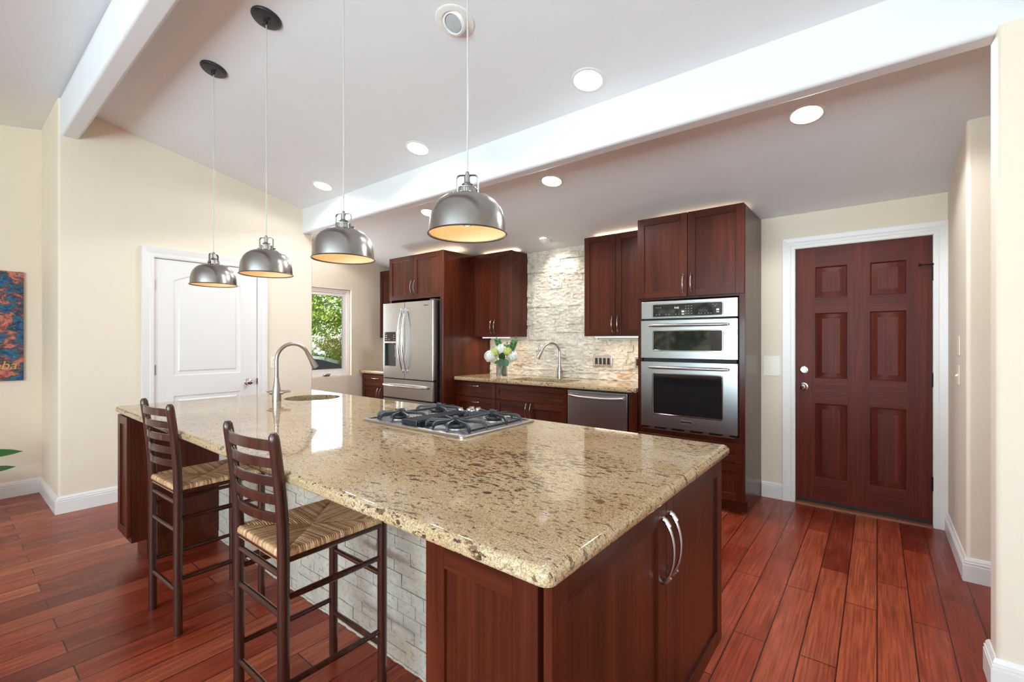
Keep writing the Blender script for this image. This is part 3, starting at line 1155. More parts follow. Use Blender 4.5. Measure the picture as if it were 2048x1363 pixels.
# ---- fridge surround with the cabinet over the fridge
fx0, fx1 = -4.812, -3.808
fr = thing('fridge_cabinet', 'cherry surround with two short doors above the steel refrigerator', 'cabinet', ((fx0 + fx1) / 2, YFR, 0))
m = MB(); m.box(fx1 - 0.058, fx1, YFR - 0.018, 4.366, 0, TOPZ, 0.018, 4, lambda e: abs(e.verts[0].co.z - e.verts[1].co.z) > 1 and e.verts[0].co.y < 3.6)
part('side_panel', m, 'cherry', fr)
m = MB(); m.box(fx0, fx0 + 0.02, YFR + 0.02, 4.366, 0, TOPZ); part('side_panel', m, 'cherry', fr)
m = MB(); m.box(fx0 + 0.02, fx1 - 0.058, YFR + 0.02, 4.366, 1.826, TOPZ); part('body', m, 'cherry', fr)
sp = -4.343
cab_door(fr, FRONT(YFR), fx0 + 0.002, sp - 0.002, 1.812, TOPZ + 0.004, (sp - 0.030, 1.955, True))
cab_door(fr, FRONT(YFR), sp + 0.002, fx1 - 0.061, 1.812, TOPZ + 0.004, (sp + 0.030, 1.955, True))

# ---- refrigerator
rx0, rx1, ry = -4.808, -3.885, 3.470
fg = thing('refrigerator', 'stainless french-door refrigerator with ice dispenser, set in cherry surround', 'refrigerator', ((rx0 + rx1) / 2, ry, 0))
m = MB(); m.box(rx0 + 0.012, rx1 - 0.004, ry + 0.085, 4.30, 0.02, 1.775, 0.004, 1); part('body', m, 'darkgrey', fg)
m = MB(); m.box(rx0 + 0.02, rx1 - 0.02, ry + 0.02, ry + 0.085, 0.03, 1.76); part('gasket', m, 'black', fg)
sp = -4.381
F = FRONT(ry)
def vedge(x, y):
    return lambda e: abs(e.verts[0].co.z - e.verts[1].co.z) > 0.1 and all(abs(q.co.x - x) < 1e-6 and abs(q.co.y - y) < 1e-6 for q in e.verts)
# left door built round the dispenser recess
ax0, ax1, az0, az1, ac1 = -4.768, -4.548, 1.004, 1.290, 1.420
m = MB(); m.M = F
m.box(rx0, ax0, 0, 0.078, 0.864, 1.768, 0.02, 4, vedge(rx0, 0))
m.box(ax1, sp - 0.003, 0, 0.078, 0.864, 1.768)
m.box(ax0, ax1, 0, 0.078, 0.864, az0)
m.box(ax0, ax1, 0, 0.078, ac1, 1.768)
m.box(ax0, ax1, 0.06, 0.078, az0, ac1)
ld = part('door', m, 'steel_v', fg)
m = MB(); m.M = F; m.box(ax0, ax1, -0.001, 0.06, 1.306, ac1, 0.001, 1); dp = part('dispenser_panel', m, 'blackglass', ld)
m = MB(); m.M = F
m.box(ax0, ax1, 0.055, 0.0595, az0, az1)
m.box(ax0, ax0 + 0.004, 0.001, 0.055, az0, az1); m.box(ax1 - 0.004, ax1, 0.001, 0.055, az0, az1)
m.box(ax0, ax1, 0.001, 0.055, az1, az1 + 0.004); m.box(ax0, ax1, 0.001, 0.055, az0, az0 + 0.006)
part('dispenser_recess', m, 'darkgrey', ld)
m = MB(); m.M = F; m.box(ax0, ax1, -0.003, 0.05, 1.284, 1.306, 0.002, 1); part('dispenser_trim', m, 'steel', ld)
m = MB(); m.M = F
m.tube([(-4.60, 0.02, 1.284), (-4.60, 0.02, 1.262)], [0.030, 0.018], 14)
m.tube([(-4.582, 0.02, 1.27), (-4.576, 0.022, 1.17), (-4.60, 0.03, 1.10), (-4.650, 0.04, 1.012)], [0.010, 0.010, 0.009, 0.008], 8)
part('dispenser_lever', m, 'steel_v', ld)
keys(dp, 'dispenser_key', 'white_print', [(u, 1.325 + k * 0.026, 0.014, 0.006) for (u, n) in ((-4.752, 4), (-4.735, 3), (-4.690, 1), (-4.592, 3)) for k in range(n)])
m = MB(); m.M = F
m.box(sp + 0.003, rx1, 0, 0.078, 0.864, 1.768, 0.02, 4, vedge(rx1, 0))
rd = part('door', m, 'steel_v', fg)
lettering('brand_letters', 'SAMSUNG', 0.019, 'darkgrey', rd, on_front(-3.995, ry - 0.0006, 1.716), 0.0004)
def fridge_handle(u, par):
    m = MB(); m.M = F
    n = 18
    pts, rr = [], []
    for i in range(n + 1):
        q = 2 * i / n - 1
        pts.append((u, -0.012 - 0.055 * (1 - q * q), 1.318 + 0.362 * q))
        rr.append(0.0145 - 0.003 * abs(q))
    m.tube(pts, rr, 10)
    for s_ in (-1, 1):
        m.box(u - 0.012, u + 0.012, -0.022, 0.001, 1.318 + s_ * 0.362 - 0.02, 1.318 + s_ * 0.362 + 0.02, 0.006, 2)
    part('handle', m, 'chrome', par)
fridge_handle(sp - 0.038, ld); fridge_handle(sp + 0.040, rd)
def fr_drawer(z0, z1):
    m = MB(); m.M = F
    m.box(rx0, rx1, 0, 0.078, z0, z1, 0.02, 4, lambda e: abs(e.verts[0].co.z - e.verts[1].co.z) > 0.1 and e.verts[0].co.y < 0.01)
    d = part('freezer_drawer', m, 'steel_v', fg)
    m = MB(); m.M = F
    n = 16
    hz = z1 - 0.075
    pts = [(-4.762 + 0.790 * i / n, -0.018 - 0.040 * (1 - (2 * i / n - 1) ** 2), hz) for i in range(n + 1)]
    m.tube(pts, 0.0135, 10)
    for u in (-4.757, -3.977):
        m.box(u - 0.016, u + 0.016, -0.026, 0.001, hz - 0.014, hz + 0.014, 0.005, 2)
    part('handle', m, 'chrome', d)
fr_drawer(0.630, 0.850); fr_drawer(0.10, 0.612)
m = MB(); m.M = F
m.box(rx1 - 0.09, rx1 - 0.01, 0.03, 0.15, 1.770, 1.788, 0.003, 1)
part('hinge_cover', m, 'darkgrey', fg)
m = MB(); m.M = F; m.box(rx1 - 0.002, rx1 + 0.0, 0.080, 0.096, 0.05, 1.77); part('side_trim', m, 'steel_v', fg)

# ---- left of the fridge: base cabinet, its counter and a wall cabinet
lx0, lx1 = XL + 0.003, fx0 - 0.004
lb = thing('base_cabinet', 'cherry base cabinet in the corner left of the refrigerator', 'cabinet', ((lx0 + lx1) / 2, YF, 0))
m = MB(); m.box(lx0 + 0.03, lx1, YF + 0.02, 4.366, 0.10, CB); part('body', m, 'cherry', lb)
m = MB(); m.box(lx0 + 0.035, lx1, YF + 0.09, 4.36, 0, 0.10); part('toe_kick', m, 'cherry_x', lb)
cab_door(lb, FRONT(YF), lx0 + 0.035, lx1 - 0.003, 0.692, 0.846, (-5.36, 0.800, False), name='drawer')
cab_door(lb, FRONT(YF), lx0 + 0.035, -5.260, 0.106, 0.686, (-5.290, 0.590, True))
cab_door(lb, FRONT(YF), -5.256, lx1 - 0.003, 0.106, 0.686, (-5.225, 0.590, True))
wl = thing('wall_cabinet', 'narrow dark cherry wall cabinet behind the refrigerator, by the window', 'cabinet', ((lx0 + lx1) / 2, YU, 1.36))
m = MB(); m.box(lx0 + 0.005, lx1, YU + 0.02, 4.366, 1.360, TOPZ - 0.015); part('body', m, 'cherry', wl)
cab_door(wl, FRONT(YU), lx0 + 0.006, -5.265, 1.358, TOPZ - 0.013, (-5.295, 1.475, True))
cab_door(wl, FRONT(YU), -5.261, lx1 - 0.002, 1.358, TOPZ - 0.013, (-5.23, 1.475, True))

# ---- base run under the sink
b0, b1, b2, b3 = -3.804, -3.204, -2.308, -1.690
db = thing('base_cabinet', 'cherry drawer base next to the fridge panel, below the vase', 'cabinet', ((b0 + b1) / 2, YF, 0))
m = MB(); m.box(b0, b1, YF + 0.02, 4.366, 0.10, CB); part('body', m, 'cherry', db)
m = MB(); m.box(b0, b1, YF + 0.09, 4.36, 0, 0.10); part('toe_kick', m, 'cherry_x', db)
cab_door(db, FRONT(YF), b0 + 0.008, b1 - 0.003, 0.690, 0.848, ((b0 + b1) / 2, 0.812, False), name='drawer', L=0.115, fw=0.045)
cab_door(db, FRONT(YF), b0 + 0.008, b1 - 0.003, 0.400, 0.684, ((b0 + b1) / 2, 0.635, False), name='drawer', L=0.115, fw=0.055)
cab_door(db, FRONT(YF), b0 + 0.008, b1 - 0.003, 0.106, 0.394, ((b0 + b1) / 2, 0.345, False), name='drawer', L=0.115, fw=0.055)
sb = thing('sink_cabinet', 'cherry sink base with a wide false drawer front and two doors', 'cabinet', ((b1 + b2) / 2, YF, 0))
m = MB(); m.box(b1 + 0.001, b1 + 0.02, YF + 0.02, 4.366, 0.10, CB); m.box(b2 - 0.02, b2, YF + 0.02, 4.366, 0.10, CB)
m.box(b1 + 0.02, b2 - 0.02, YF + 0.02, 4.366, 0.10, 0.12); m.box(b1 + 0.02, b2 - 0.02, 4.35, 4.366, 0.12, CB); m.box(b1 + 0.02, b2 - 0.02, YF + 0.02, YF + 0.035, 0.12, CB)
part('body', m, 'cherry', sb)
m = MB(); m.box(b1 + 0.001, b2, YF + 0.09, 4.36, 0, 0.10); part('toe_kick', m, 'cherry_x', sb)
cab_door(sb, FRONT(YF), b1 + 0.004, b2 - 0.003, 0.690, 0.848, None, name='false_drawer_front', fw=0.048)
sp = -2.757
cab_door(sb, FRONT(YF), b1 + 0.004, sp - 0.002, 0.106, 0.684, (sp - 0.028, 0.600, True))
cab_door(sb, FRONT(YF), sp + 0.002, b2 - 0.003, 0.106, 0.684, (sp + 0.028, 0.600, True))

# ---- dishwasher and the filler beside it
dw = thing('dishwasher', 'stainless dishwasher with arched bar handle under the granite counter', 'dishwasher', ((b2 + b3) / 2, YF, 0))
m = MB(); m.box(b2 + 0.006, b3 + 0.006, YF + 0.03, 4.33, 0.02, CB - 0.004); part('body', m, 'black', dw)
m = MB(); m.M = FRONT(YF - 0.004)
m.box(b2 + 0.008, b3 - 0.006, 0, 0.035, 0.105, 0.848, 0.006, 2)
dd = part('door', m, 'steel', dw)
m = MB(); m.M = FRONT(YF - 0.004)
n = 16
pts = [(b2 + 0.040 + 0.535 * i / n, -0.014 - 0.030 * (1 - (2 * i / n - 1) ** 4), 0.806 - 0.012 * (1 - (2 * i / n - 1) ** 2)) for i in range(n + 1)]
m.tube(pts, 0.0165, 12, True, 0.8)
for u in (b2 + 0.046, b2 + 0.569):
    m.box(u - 0.014, u + 0.014, -0.018, 0.001, 0.788, 0.824, 0.005, 2)
part('handle', m, 'steel', dd)
m = MB(); m.M = FRONT(YF + 0.06); m.box(b2 + 0.01, b3 - 0.01, 0, 0.02, 0.005, 0.10); part('toe_kick', m, 'black', dw)
m = MB(); m.box(b3 + 0.008, tx0 - 0.001, YF, 4.36, 0.0, CB - 0.001)
solo('filler_panel', m, 'cherry', 'narrow cherry filler panel between dishwasher and oven cabinet', 'panel', (b3 + 0.04, YF, 0))


# ---- granite counters
def rounded(corners, r, n=5):
    """corner polygon (counter-clockwise) with rounded corners; returns a function of inset"""
    def f(o):
        L = []
        k = len(corners)
        for i in range(k):
            p0, p1, p2 = Vector(corners[i - 1]), Vector(corners[i]), Vector(corners[(i + 1) % k])
            d0, d1 = (p1 - p0).normalized(), (p2 - p1).normalized()
            n0, n1 = Vector((-d0.y, d0.x)), Vector((-d1.y, d1.x))
            c = p1 - d0 * r + n0 * r
            a0 = math.atan2(-n0.y, -n0.x)
            a1 = math.atan2(-n1.y, -n1.x)
            while a1 < a0:
                a1 += 2 * PI
            rad = max(0.001, r - o)
            for j in range(n + 1):
                a = a0 + (a1 - a0) * j / n
                L.append((c.x + rad * math.cos(a), c.y + rad * math.sin(a)))
        return L
    return f


def slab(mb, outline, hole=None, zt=CT, zb=CB):
    h = zt - zb
    prof = [(0.012, 0), (0.004, 0.10), (0.0, 0.30), (0.0, 0.62), (0.003, 0.80), (0.008, 0.93), (0.015, 1.0)]
    rings = [mb.ring([(x, y, zb + h * t) for (x, y) in outline(o)]) for (o, t) in prof]
    for a, b in zip(rings, rings[1:]):
        mb.bridge(a, b)
    if hole:
        hb = mb.ring([(x, y, zb) for (x, y) in hole]); ht = mb.ring([(x, y, zt) for (x, y) in hole])
        mb.bridge(hb, ht)
        for (o, i) in ((rings[0], hb), (rings[-1], ht)):
            es = []
            for L in (o, i):
                for k in range(len(L)):
                    es.append(mb.bm.edges.get((L[k], L[(k + 1) % len(L)])) or mb.bm.edges.new((L[k], L[(k + 1) % len(L)])))
            bmesh.ops.triangle_fill(mb.bm, use_beauty=True, use_dissolve=False, edges=es)
    else:
        mb.f(rings[0][::-1]); mb.f(rings[-1])


def circle(cx, cy, rx, ry=None, n=40):
    ry = ry or rx
    return [(cx + rx * math.cos(2 * PI * k / n), cy + ry * math.sin(2 * PI * k / n)) for k in range(n)]


m = MB()
hole_b = rounded([(-3.06, 3.775), (-2.36, 3.775), (-2.36, 4.150), (-3.06, 4.150)], 0.05)(0)
slab(m, rounded([(b0, 3.718), (tx0 - 0.002, 3.718), (tx0 - 0.002, 4.366), (b0, 4.366)], 0.004, 2), hole_b)
solo('granite_countertop', m, 'granite', 'granite counter along the stone backsplash with an undermount sink', 'countertop', (-2.7, 4.0, CB))
m = MB()
slab(m, rounded([(lx0, 3.718), (lx1, 3.718), (lx1, 4.366), (lx0, 4.366)], 0.004, 2))
solo('granite_countertop', m, 'granite', 'short granite counter in the corner left of the refrigerator', 'countertop', (-5.25, 4.0, CB))

# sink basins
def basin(name, label, loop, cx, cy, depth=0.19):
    t = thing(name, label, 'sink', (cx, cy, CB - depth))
    m = MB()
    sc_ = lambda k, dz: [(cx + (x - cx) * k, cy + (y - cy) * k, CB - dz) for (x, y) in loop]
    m.loft([sc_(1.05, 0.0015), sc_(0.985, 0.0015), sc_(0.975, 0.01), sc_(0.955, depth - 0.02), sc_(0.90, depth), sc_(0.2, depth + 0.004)], False, True)
    bs = part('bowl', m, 'steel', t, recalc=False)
    mo = bs.modifiers.new('thick', 'SOLIDIFY'); mo.thickness = 0.0015; mo.offset = -1
    m = MB(); m.lathe([(0.043, 0.0), (0.040, 0.003), (0.028, 0.002), (0.026, -0.002), (0.001, -0.002)], (cx, cy, CB - depth - 0.002), 'z', 20, False, True)
    part('drain', m, 'chrome', t)
basin('kitchen_sink', 'rectangular steel sink under the back granite counter', hole_b, -2.71, 3.9625)


# ---- faucets
def faucet(name, label, x, y, az, reach, ztop, zhead, levers):
    t = thing(name, label, 'faucet', (x, y, CT + 0.0005), local=True)
    dx, dy = math.cos(az), math.sin(az)
    H = ztop - CT
    m = MB()
    m.lathe([(0.0285, 0.0), (0.0285, 0.012), (0.0275, 0.05), (0.0245, 0.085), (0.0205, 0.11), (0.0165, 0.135), (0.0148, 0.16)], (0, 0, 0), 'z', 24, True, True)
    part('body', m, 'nickel', t)
    m = MB()
    rad = reach / 2
    zc_ = H - rad
    pts = [(0, 0, 0.155), (0, 0, zc_ * 0.8), (0, 0, zc_)]
    for i in range(1, 15):
        a = PI - (PI - R(24)) * i / 14
        q = rad + rad * math.cos(a)
        pts.append((dx * q, dy * q, zc_ + rad * math.sin(a)))
    m.tube(pts, 0.0125, 14)
    sp = part('spout', m, 'nickel', t)
    e = Vector(pts[-1]); d = (Vector(pts[-1]) - Vector(pts[-2])).normalized()
    hd = (e.z + CT - zhead) / max(0.2, -d.z)
    m = MB()
    m.tube([e, e + d * 0.02, e + d * (hd * 0.45), e + d * (hd * 0.85), e + d * hd], [0.0135, 0.0145, 0.0165, 0.0225, 0.0235], 16)
    part('spray_head', m, 'nickel', sp)
    m = MB()
    side = Vector((dx, dy, 0))
    m.tube([e + d * (hd * 0.30) + side * 0.013, e + d * (hd * 0.62) + side * 0.0185], [0.005, 0.007], 8)
    part('spray_button', m, 'black', sp)
    for (la, L, z) in levers:
        m = MB()
        lx, ly = math.cos(la), math.sin(la)
        m.tube([(lx * 0.018, ly * 0.018, z), (lx * 0.042, ly * 0.042, z)], [0.0165, 0.0150], 14)
        m.tube([(lx * 0.038, ly * 0.038, z + 0.002), (lx * 0.07, ly * 0.07, z + 0.006), (lx * L, ly * L, z + 0.004)], [0.011, 0.0075, 0.0065], 10)
        part('lever', m, 'nickel', t)
    return t


faucet('kitchen_faucet', 'brushed nickel gooseneck faucet in front of the stone backsplash', -2.704, 4.238, math.atan2(-0.185, -0.135), 0.20, 1.285, 1.118, [(R(-20), 0.105, 0.075)])
faucet('kitchen_faucet', 'brushed nickel gooseneck faucet on the kitchen island by the prep sink', -3.161, 1.434, R(86), 0.215, 1.290, 1.122, [(R(60), 0.085, 0.058), (R(215), 0.05, 0.058)])

# ---- stone backsplash, individually faced ledger stones
def ledger(mb, u0, u1, w0, w1, rowh, lmin, lmax, d, rough, seed, cut=None, nu=6, nw=3, lo=0.55, g=0.0009):
    """local axes u across, y outward (-y is out), w up"""
    rg = random.Random(seed)
    w = w0
    while w < w1 - 1e-4:
        h = min(rowh * rg.choice((0.75, 1.0, 1.0, 1.25) if lo < 0.6 else (0.95, 1.0, 1.05)), w1 - w)
        if w1 - w - h < rowh * 0.4:
            h = w1 - w
        a, b = cut(w + h / 2) if cut else (u0, u1)
        u = a - rg.uniform(0, lmin * 0.8)
        while u < b - 1e-4:
            L = rg.uniform(lmin, lmax)
            p, q = max(u, a), min(u + L, b)
            u += L
            if q - p < 0.004:
                continue
            out = d * rg.uniform(lo, 1.0)
            gx, gw = [], []
            off = rg.uniform(0, 100)
            grid = []
            for j in range(nw + 1):
                row = []
                for i in range(nu + 1):
                    x = p + g + (q - p - 2 * g) * i / nu
                    z = w + g + (h - 2 * g) * j / nw
                    k = noise.noise(Vector((x * 22 + off, z * 42, off))) + 0.6 * noise.noise(Vector((x * 60 + off, z * 95, off)))
                    edge = 0.25 if i in (0, nu) or j in (0, nw) else 1.0
                    row.append(mb.v((x, -(out + rough * k * edge - (0.0015 if edge < 1 else 0)), z)))
                grid.append(row)
            for j in range(nw):
                for i in range(nu):
                    mb.f([grid[j][i], grid[j][i + 1], grid[j + 1][i + 1], grid[j + 1][i]])
            # sides back to the wall
            loop = [grid[0][i] for i in range(nu + 1)] + [grid[j][nu] for j in range(1, nw + 1)] + [grid[nw][i] for i in range(nu - 1, -1, -1)] + [grid[j][0] for j in range(nw - 1, 0, -1)]
            inv = mb.M.inverted()
            back = []
            for vv in loop:
                c = inv @ vv.co
                back.append(mb.v((c.x, 0.0, c.z)))
            n = len(loop)
            for i in range(n):
                k = (i + 1) % n
                mb.f([loop[k], loop[i], back[i], back[k]])
        w += h


m = MB(); m.M = FRONT(YB - 0.0005)
ledger(m, b0, tx0, CT + 0.001, zc(YB - 0.03) - 0.004, 0.062, 0.08, 0.30, 0.034, 0.015, 3, nu=16, nw=6, lo=0.45, g=0.0004,
       cut=lambda w: (bx1 + 0.001, cx0 - 0.001) if w > 1.34 else (b0 + 0.002, tx0 - 0.002))
solo('stone_backsplash', m, 'ledger', 'rough split-face cream stone backsplash rising behind the back faucet', 'backsplash', (-2.7, YB, CT), smooth=50)

# ---- kitchen island
ix0, ix1 = -3.650, -0.468
isl = thing('kitchen_island', 'long kitchen island base with a pale stone face behind the stools', 'island', (-2.1, 1.5, 0))
m = MB(); m.box(ix0 + 0.02, -0.815, 1.200, 1.540, 0.0, CB); m.box(-2.90, -0.815, 1.540, 1.885, 0.0, CB); m.box(ix0 + 0.02, -2.90, 1.85, 1.885, 0, CB); m.box(ix0 + 0.02, ix0 + 0.04, 1.54, 1.85, 0, CB)
m2 = MB()
m2.box(ix0 + 0.02, ix0 + 0.04, 1.20, 1.885, 0.10, CB); m2.box(ix0 + 0.04, -0.815, 1.20, 1.23, 0.0, CB); m2.box(ix0 + 0.04, -0.815, 1.86, 1.885, 0.10, CB)
m2.box(ix0 + 0.06, -0.815, 1.82, 1.84, 0, 0.10); m2.box(ix0 + 0.04, -0.815, 1.23, 1.86, 0.10, 0.12); m2.box(-0.835, -0.815, 1.23, 1.86, 0.12, CB)
m.bm.free()
part('body', m2, 'cherry', isl)
m = MB(); m.M = FRONT(1.199)
ledger(m, -3.428, -0.812, 0.004, CB - 0.002, 0.052, 0.07, 0.15, 0.024, 0.0035, 11, nu=4, nw=2, lo=0.80, g=0.0010)
part('stone_facing', m, 'ledger_grey', isl, 'pale tumbled stone facing', smooth=50)
m = MB(); m.M = FRONT(1.185)
m.tube([(-3.42 + 0.026 * k, -0.004 - 0.006 * (noise.noise(Vector((k * 0.7, 0, 0))) + 0.4), 0.004) for k in range(100)], 0.007, 6)
part('grout_line', m, 'ledger_grey', isl)

# end cabinet with two doors
ec = thing('island_cabinet', 'cherry island end cabinet with two doors facing the front door', 'cabinet', (-0.64, 1.29, 0))
m = MB(); m.box(-0.810, -0.490, 0.722, 1.884, 0.115, CB - 0.001)
part('body', m, 'cherry', ec)
m = MB(); m.box(-0.800, -0.56, 0.79, 1.83, 0.0, 0.115); part('toe_kick', m, 'cherry_y', ec)
m = MB(); m.M = FRONT(0.702); shaker(m, -0.811, -0.497, 0.115, CB - 0.002, 0.020, 0.060); part('end_panel', m, CW, ec)
cab_door(ec, PLUSX(-0.467), 0.706, 1.288, 0.168, 0.861, (1.262, 0.728, True), CWY, L=0.175)
cab_door(ec, PLUSX(-0.467), 1.292, 1.880, 0.168, 0.861, (1.318, 0.728, True), CWY, L=0.175)
# the other end
lc = thing('island_cabinet', 'narrow cherry cabinet at the far left end of the island', 'cabinet', (-3.54, 0.95, 0))
m = MB(); m.box(ix0 + 0.004, -3.430, 0.722, 1.198, 0.120, CB - 0.001); part('body', m, 'cherry', lc)
m = MB(); m.box(ix0 + 0.01, -3.429, 0.797, 1.197, 0, 0.120); part('toe_kick', m, 'cherry_x', lc)
cab_door(lc, FRONT(0.702), ix0 + 0.002, -3.434, 0.155, 0.862, None, CW, fw=0.05)

# island slab
m = MB()
hole_i = circle(-3.165, 1.690, 0.185)
slab(m, rounded([(-3.715, 0.700), (-0.447, 0.668), (-0.447, 1.935), (-3.715, 1.975)], 0.026, 6), hole_i)
solo('granite_countertop', m, 'granite', 'large speckled granite slab on the island with a round prep sink', 'countertop', (-2.1, 1.3, CB))
basin('prep_sink', 'round steel prep sink set into the island slab', hole_i, -3.165, 1.690, 0.17)

# ---- cooktop
qx0, qx1, qy0, qy1 = -2.060, -1.340, 1.358, 1.878
ck = thing('gas_cooktop', 'stainless gas cooktop with black grates set in the island slab', 'cooktop', ((qx0 + qx1) / 2, (qy0 + qy1) / 2, CT + 0.0005))
m = MB()
oc = rounded([(qx0, qy0), (qx1, qy0), (qx1, qy1), (qx0, qy1)], 0.022, 5)
z0 = CT + 0.0005
m.loft([[(x, y, z0 + h) for (x, y) in oc(o)] for (o, h) in ((0, 0), (0, 0.007), (0.003, 0.010), (0.022, 0.011), (0.028, 0.006), (0.034, 0.005))])
part('tray', m, 'steel', ck)
vx0, vx1 = -1.772, -1.664
m = MB()
m.box(vx0, vx1, qy0 + 0.028, 1.735, z0 + 0.004, z0 + 0.012, 0.003, 1)
m.box(vx0, vx1, qy0 + 0.028, qy0 + 0.040, z0 + 0.010, z0 + 0.036, 0.003, 1)
m.box(vx0, vx0 + 0.006, qy0 + 0.03, 1.735, z0 + 0.010, z0 + 0.028); m.box(vx1 - 0.006, vx1, qy0 + 0.03, 1.735, z0 + 0.010, z0 + 0.028)
for k in range(17):
    y = qy0 + 0.052 + k * 0.0195
    m.hexa([(vx0, y, z0 + 0.014), (vx1, y, z0 + 0.014), (vx1, y + 0.005, z0 + 0.014), (vx0, y + 0.005, z0 + 0.014),
            (vx0, y + 0.006, z0 + 0.036), (vx1, y + 0.006, z0 + 0.036), (vx1, y + 0.010, z0 + 0.036), (vx0, y + 0.010, z0 + 0.036)])
part('downdraft_vent', m, 'vent_blue', ck)
burners = [(-1.916, 1.490), (-1.916, 1.745), (-1.502, 1.490), (-1.502, 1.745)]
for (x, y) in burners:
    m = MB(); m.lathe([(0.052, 0.0), (0.050, 0.006), (0.038, 0.009), (0.036, 0.012)], (x, y, z0 + 0.0055), 'z', 24, True, True)
    bu = part('burner', m, 'steel', ck)
    m = MB(); m.lathe([(0.040, 0.0), (0.043, 0.002), (0.043, 0.008), (0.036, 0.011), (0.001, 0.012)], (x, y, z0 + 0.0178), 'z', 24, True, True)
    part('burner_cap', m, 'iron', bu)
zg = z0 + 0.046
def finger(mb, c, tip, foot=True):
    """grate bar from the middle out to a foot that turns down onto the tray"""
    c, t = Vector((*c, zg)), Vector((*tip, zg))
    d = (t - c).normalized()
    s_ = Vector((-d.y, d.x, 0)) * 0.0055
    pts = [c + d * 0.016, c + d * 0.03, t - d * 0.022, t - d * 0.006, t + d * 0.004, t + d * 0.005]
    hz = [(0.004, 0.014), (0.0, 0.012), (0.0, 0.013), (-0.006, 0.020), (-0.018, 0.024), (-0.038, 0.018)]
    if not foot:
        pts, hz = pts[:3], hz[:3]
    rings = []
    for p, (dz, hh) in zip(pts, hz):
        rings.append([p + s_ + Vector((0, 0, dz)), p - s_ + Vector((0, 0, dz)), p - s_ + Vector((0, 0, dz - hh)), p + s_ + Vector((0, 0, dz - hh))])
    if foot:
        rings[-1] = [q + Vector((0, 0, 0)) for q in rings[-1]]
        for q in rings[-1][2:]:
            q.z = z0 + 0.010
        rings[-1] = [Vector((q.x, q.y, max(q.z, z0 + 0.0105))) for q in rings[-1]]
    mb.loft(rings)
for (gx0, gx1) in ((qx0 + 0.036, vx0 - 0.012), (vx1 + 0.012, qx1 - 0.036)):
    m = MB()
    gxm = (gx0 + gx1) / 2
    for (cy, ye) in ((1.490, qy0 + 0.036), (1.745, qy1 - 0.036)):
        c = (gxm, cy)
        for tx in (gx0, gx1):
            finger(m, c, (tx, cy - 0.055)); finger(m, c, (tx, cy + 0.055))
        finger(m, c, (gxm - 0.045, ye)); finger(m, c, (gxm + 0.045, ye))
        m.lathe([(0.017, 0.0), (0.019, 0.004), (0.012, 0.012), (0.001, 0.013)], (gxm, cy, zg + 0.003), 'z', 12, True, True)
        m.lathe([(0.020, -0.012), (0.022, 0.0), (0.018, 0.004)], (gxm, cy, zg), 'z', 12, True, True)
    for tx in (gx0 + 0.004, gx1 - 0.004):
        m.box(tx - 0.004, tx + 0.004, 1.43, 1.81, z0 + 0.012, z0 + 0.020)
    m.tube([(gxm, 1.505, zg - 0.004), (gxm, 1.73, zg - 0.004)], 0.0055, 6)
    part('grate', m, 'iron', ck)
for (x, y) in ((-1.762, 1.770), (-1.718, 1.795), (-1.674, 1.770), (-1.742, 1.838), (-1.694, 1.838)):
    m = MB()
    m.lathe([(0.0205, 0.0), (0.021, 0.004), (0.0165, 0.008), (0.0155, 0.032), (0.0125, 0.0365), (0.001, 0.037)], (x, y, z0 + 0.005), 'z', 18, True, True)
    m.box(x - 0.0035, x + 0.0035, y - 0.0145, y + 0.0145, z0 + 0.036, z0 + 0.046, 0.0015, 1)
    part('knob', m, 'chrome', ck)


# ------------------------------------------------------------------ pendants (origin: centre of the shade's rim)
PEN_Y, PEN_Z = 1.095, 1.66
PEN_H = zc(PEN_Y) - PEN_Z
pen = thing('pendant_lamp', 'pewter dome pendant nearest the camera, rightmost of the row over the island', 'pendant lamp', (-1.058, PEN_Y, PEN_Z), 'dome pendants over the island', local=True)
prof = [(0.1300, 0.0), (0.1300, 0.003), (0.1262, 0.005), (0.1255, 0.02), (0.1235, 0.045), (0.1185, 0.068), (0.1095, 0.089), (0.0960, 0.106), (0.0780, 0.119), (0.0560, 0.1275), (0.0340, 0.1315), (0.028, 0.132)]
m = MB(); m.lathe(prof, n=48)
shade = part('shade', m, 'pendant', pen, recalc=False)
m = MB(); m.lathe([(max(0.0, r - 0.0016), h - (0.0012 if h > 0.05 else 0)) for (r, h) in prof[::-1]] , n=48)
part('shade_lining', m, 'copper_inside', shade, 'copper coloured inside of the shade', recalc=False)
m = MB()
m.tube([(0.1292 * math.cos(2 * PI * k / 48), 0.1292 * math.sin(2 * PI * k / 48), 0.0012) for k in range(49)], 0.0022, 6, False)
part('rim', m, 'pendant_dark', shade)
m = MB()
for k in range(14):
    a = 2 * PI * (k + 0.5) / 14
    m.ball((0.063 * math.cos(a), 0.063 * math.sin(a), 0.1245), 0.0036, 6, 0.6)
part('lit_hole_dots', m, 'white_plastic', shade)  # white dots put in for light showing through the shade's holes
m = MB()
m.lathe([(0.0320, 0.128), (0.0325, 0.131), (0.0300, 0.132), (0.0300, 0.149), (0.0320, 0.150), (0.0320, 0.153), (0.018, 0.156), (0.0155, 0.160), (0.019, 0.165), (0.012, 0.170), (0.0105, 0.176), (0.0105, 0.194), (0.009, 0.197)], n=28, cap1=True)
for k in range(24):
    a = 2 * PI * k / 24
    c, s_ = math.cos(a), math.sin(a)
    m.tube([(0.0305 * c, 0.0305 * s_, 0.132), (0.0305 * c, 0.0305 * s_, 0.1495)], 0.0019, 5)
part('socket_cap', m, 'nickel', pen)
m = MB()
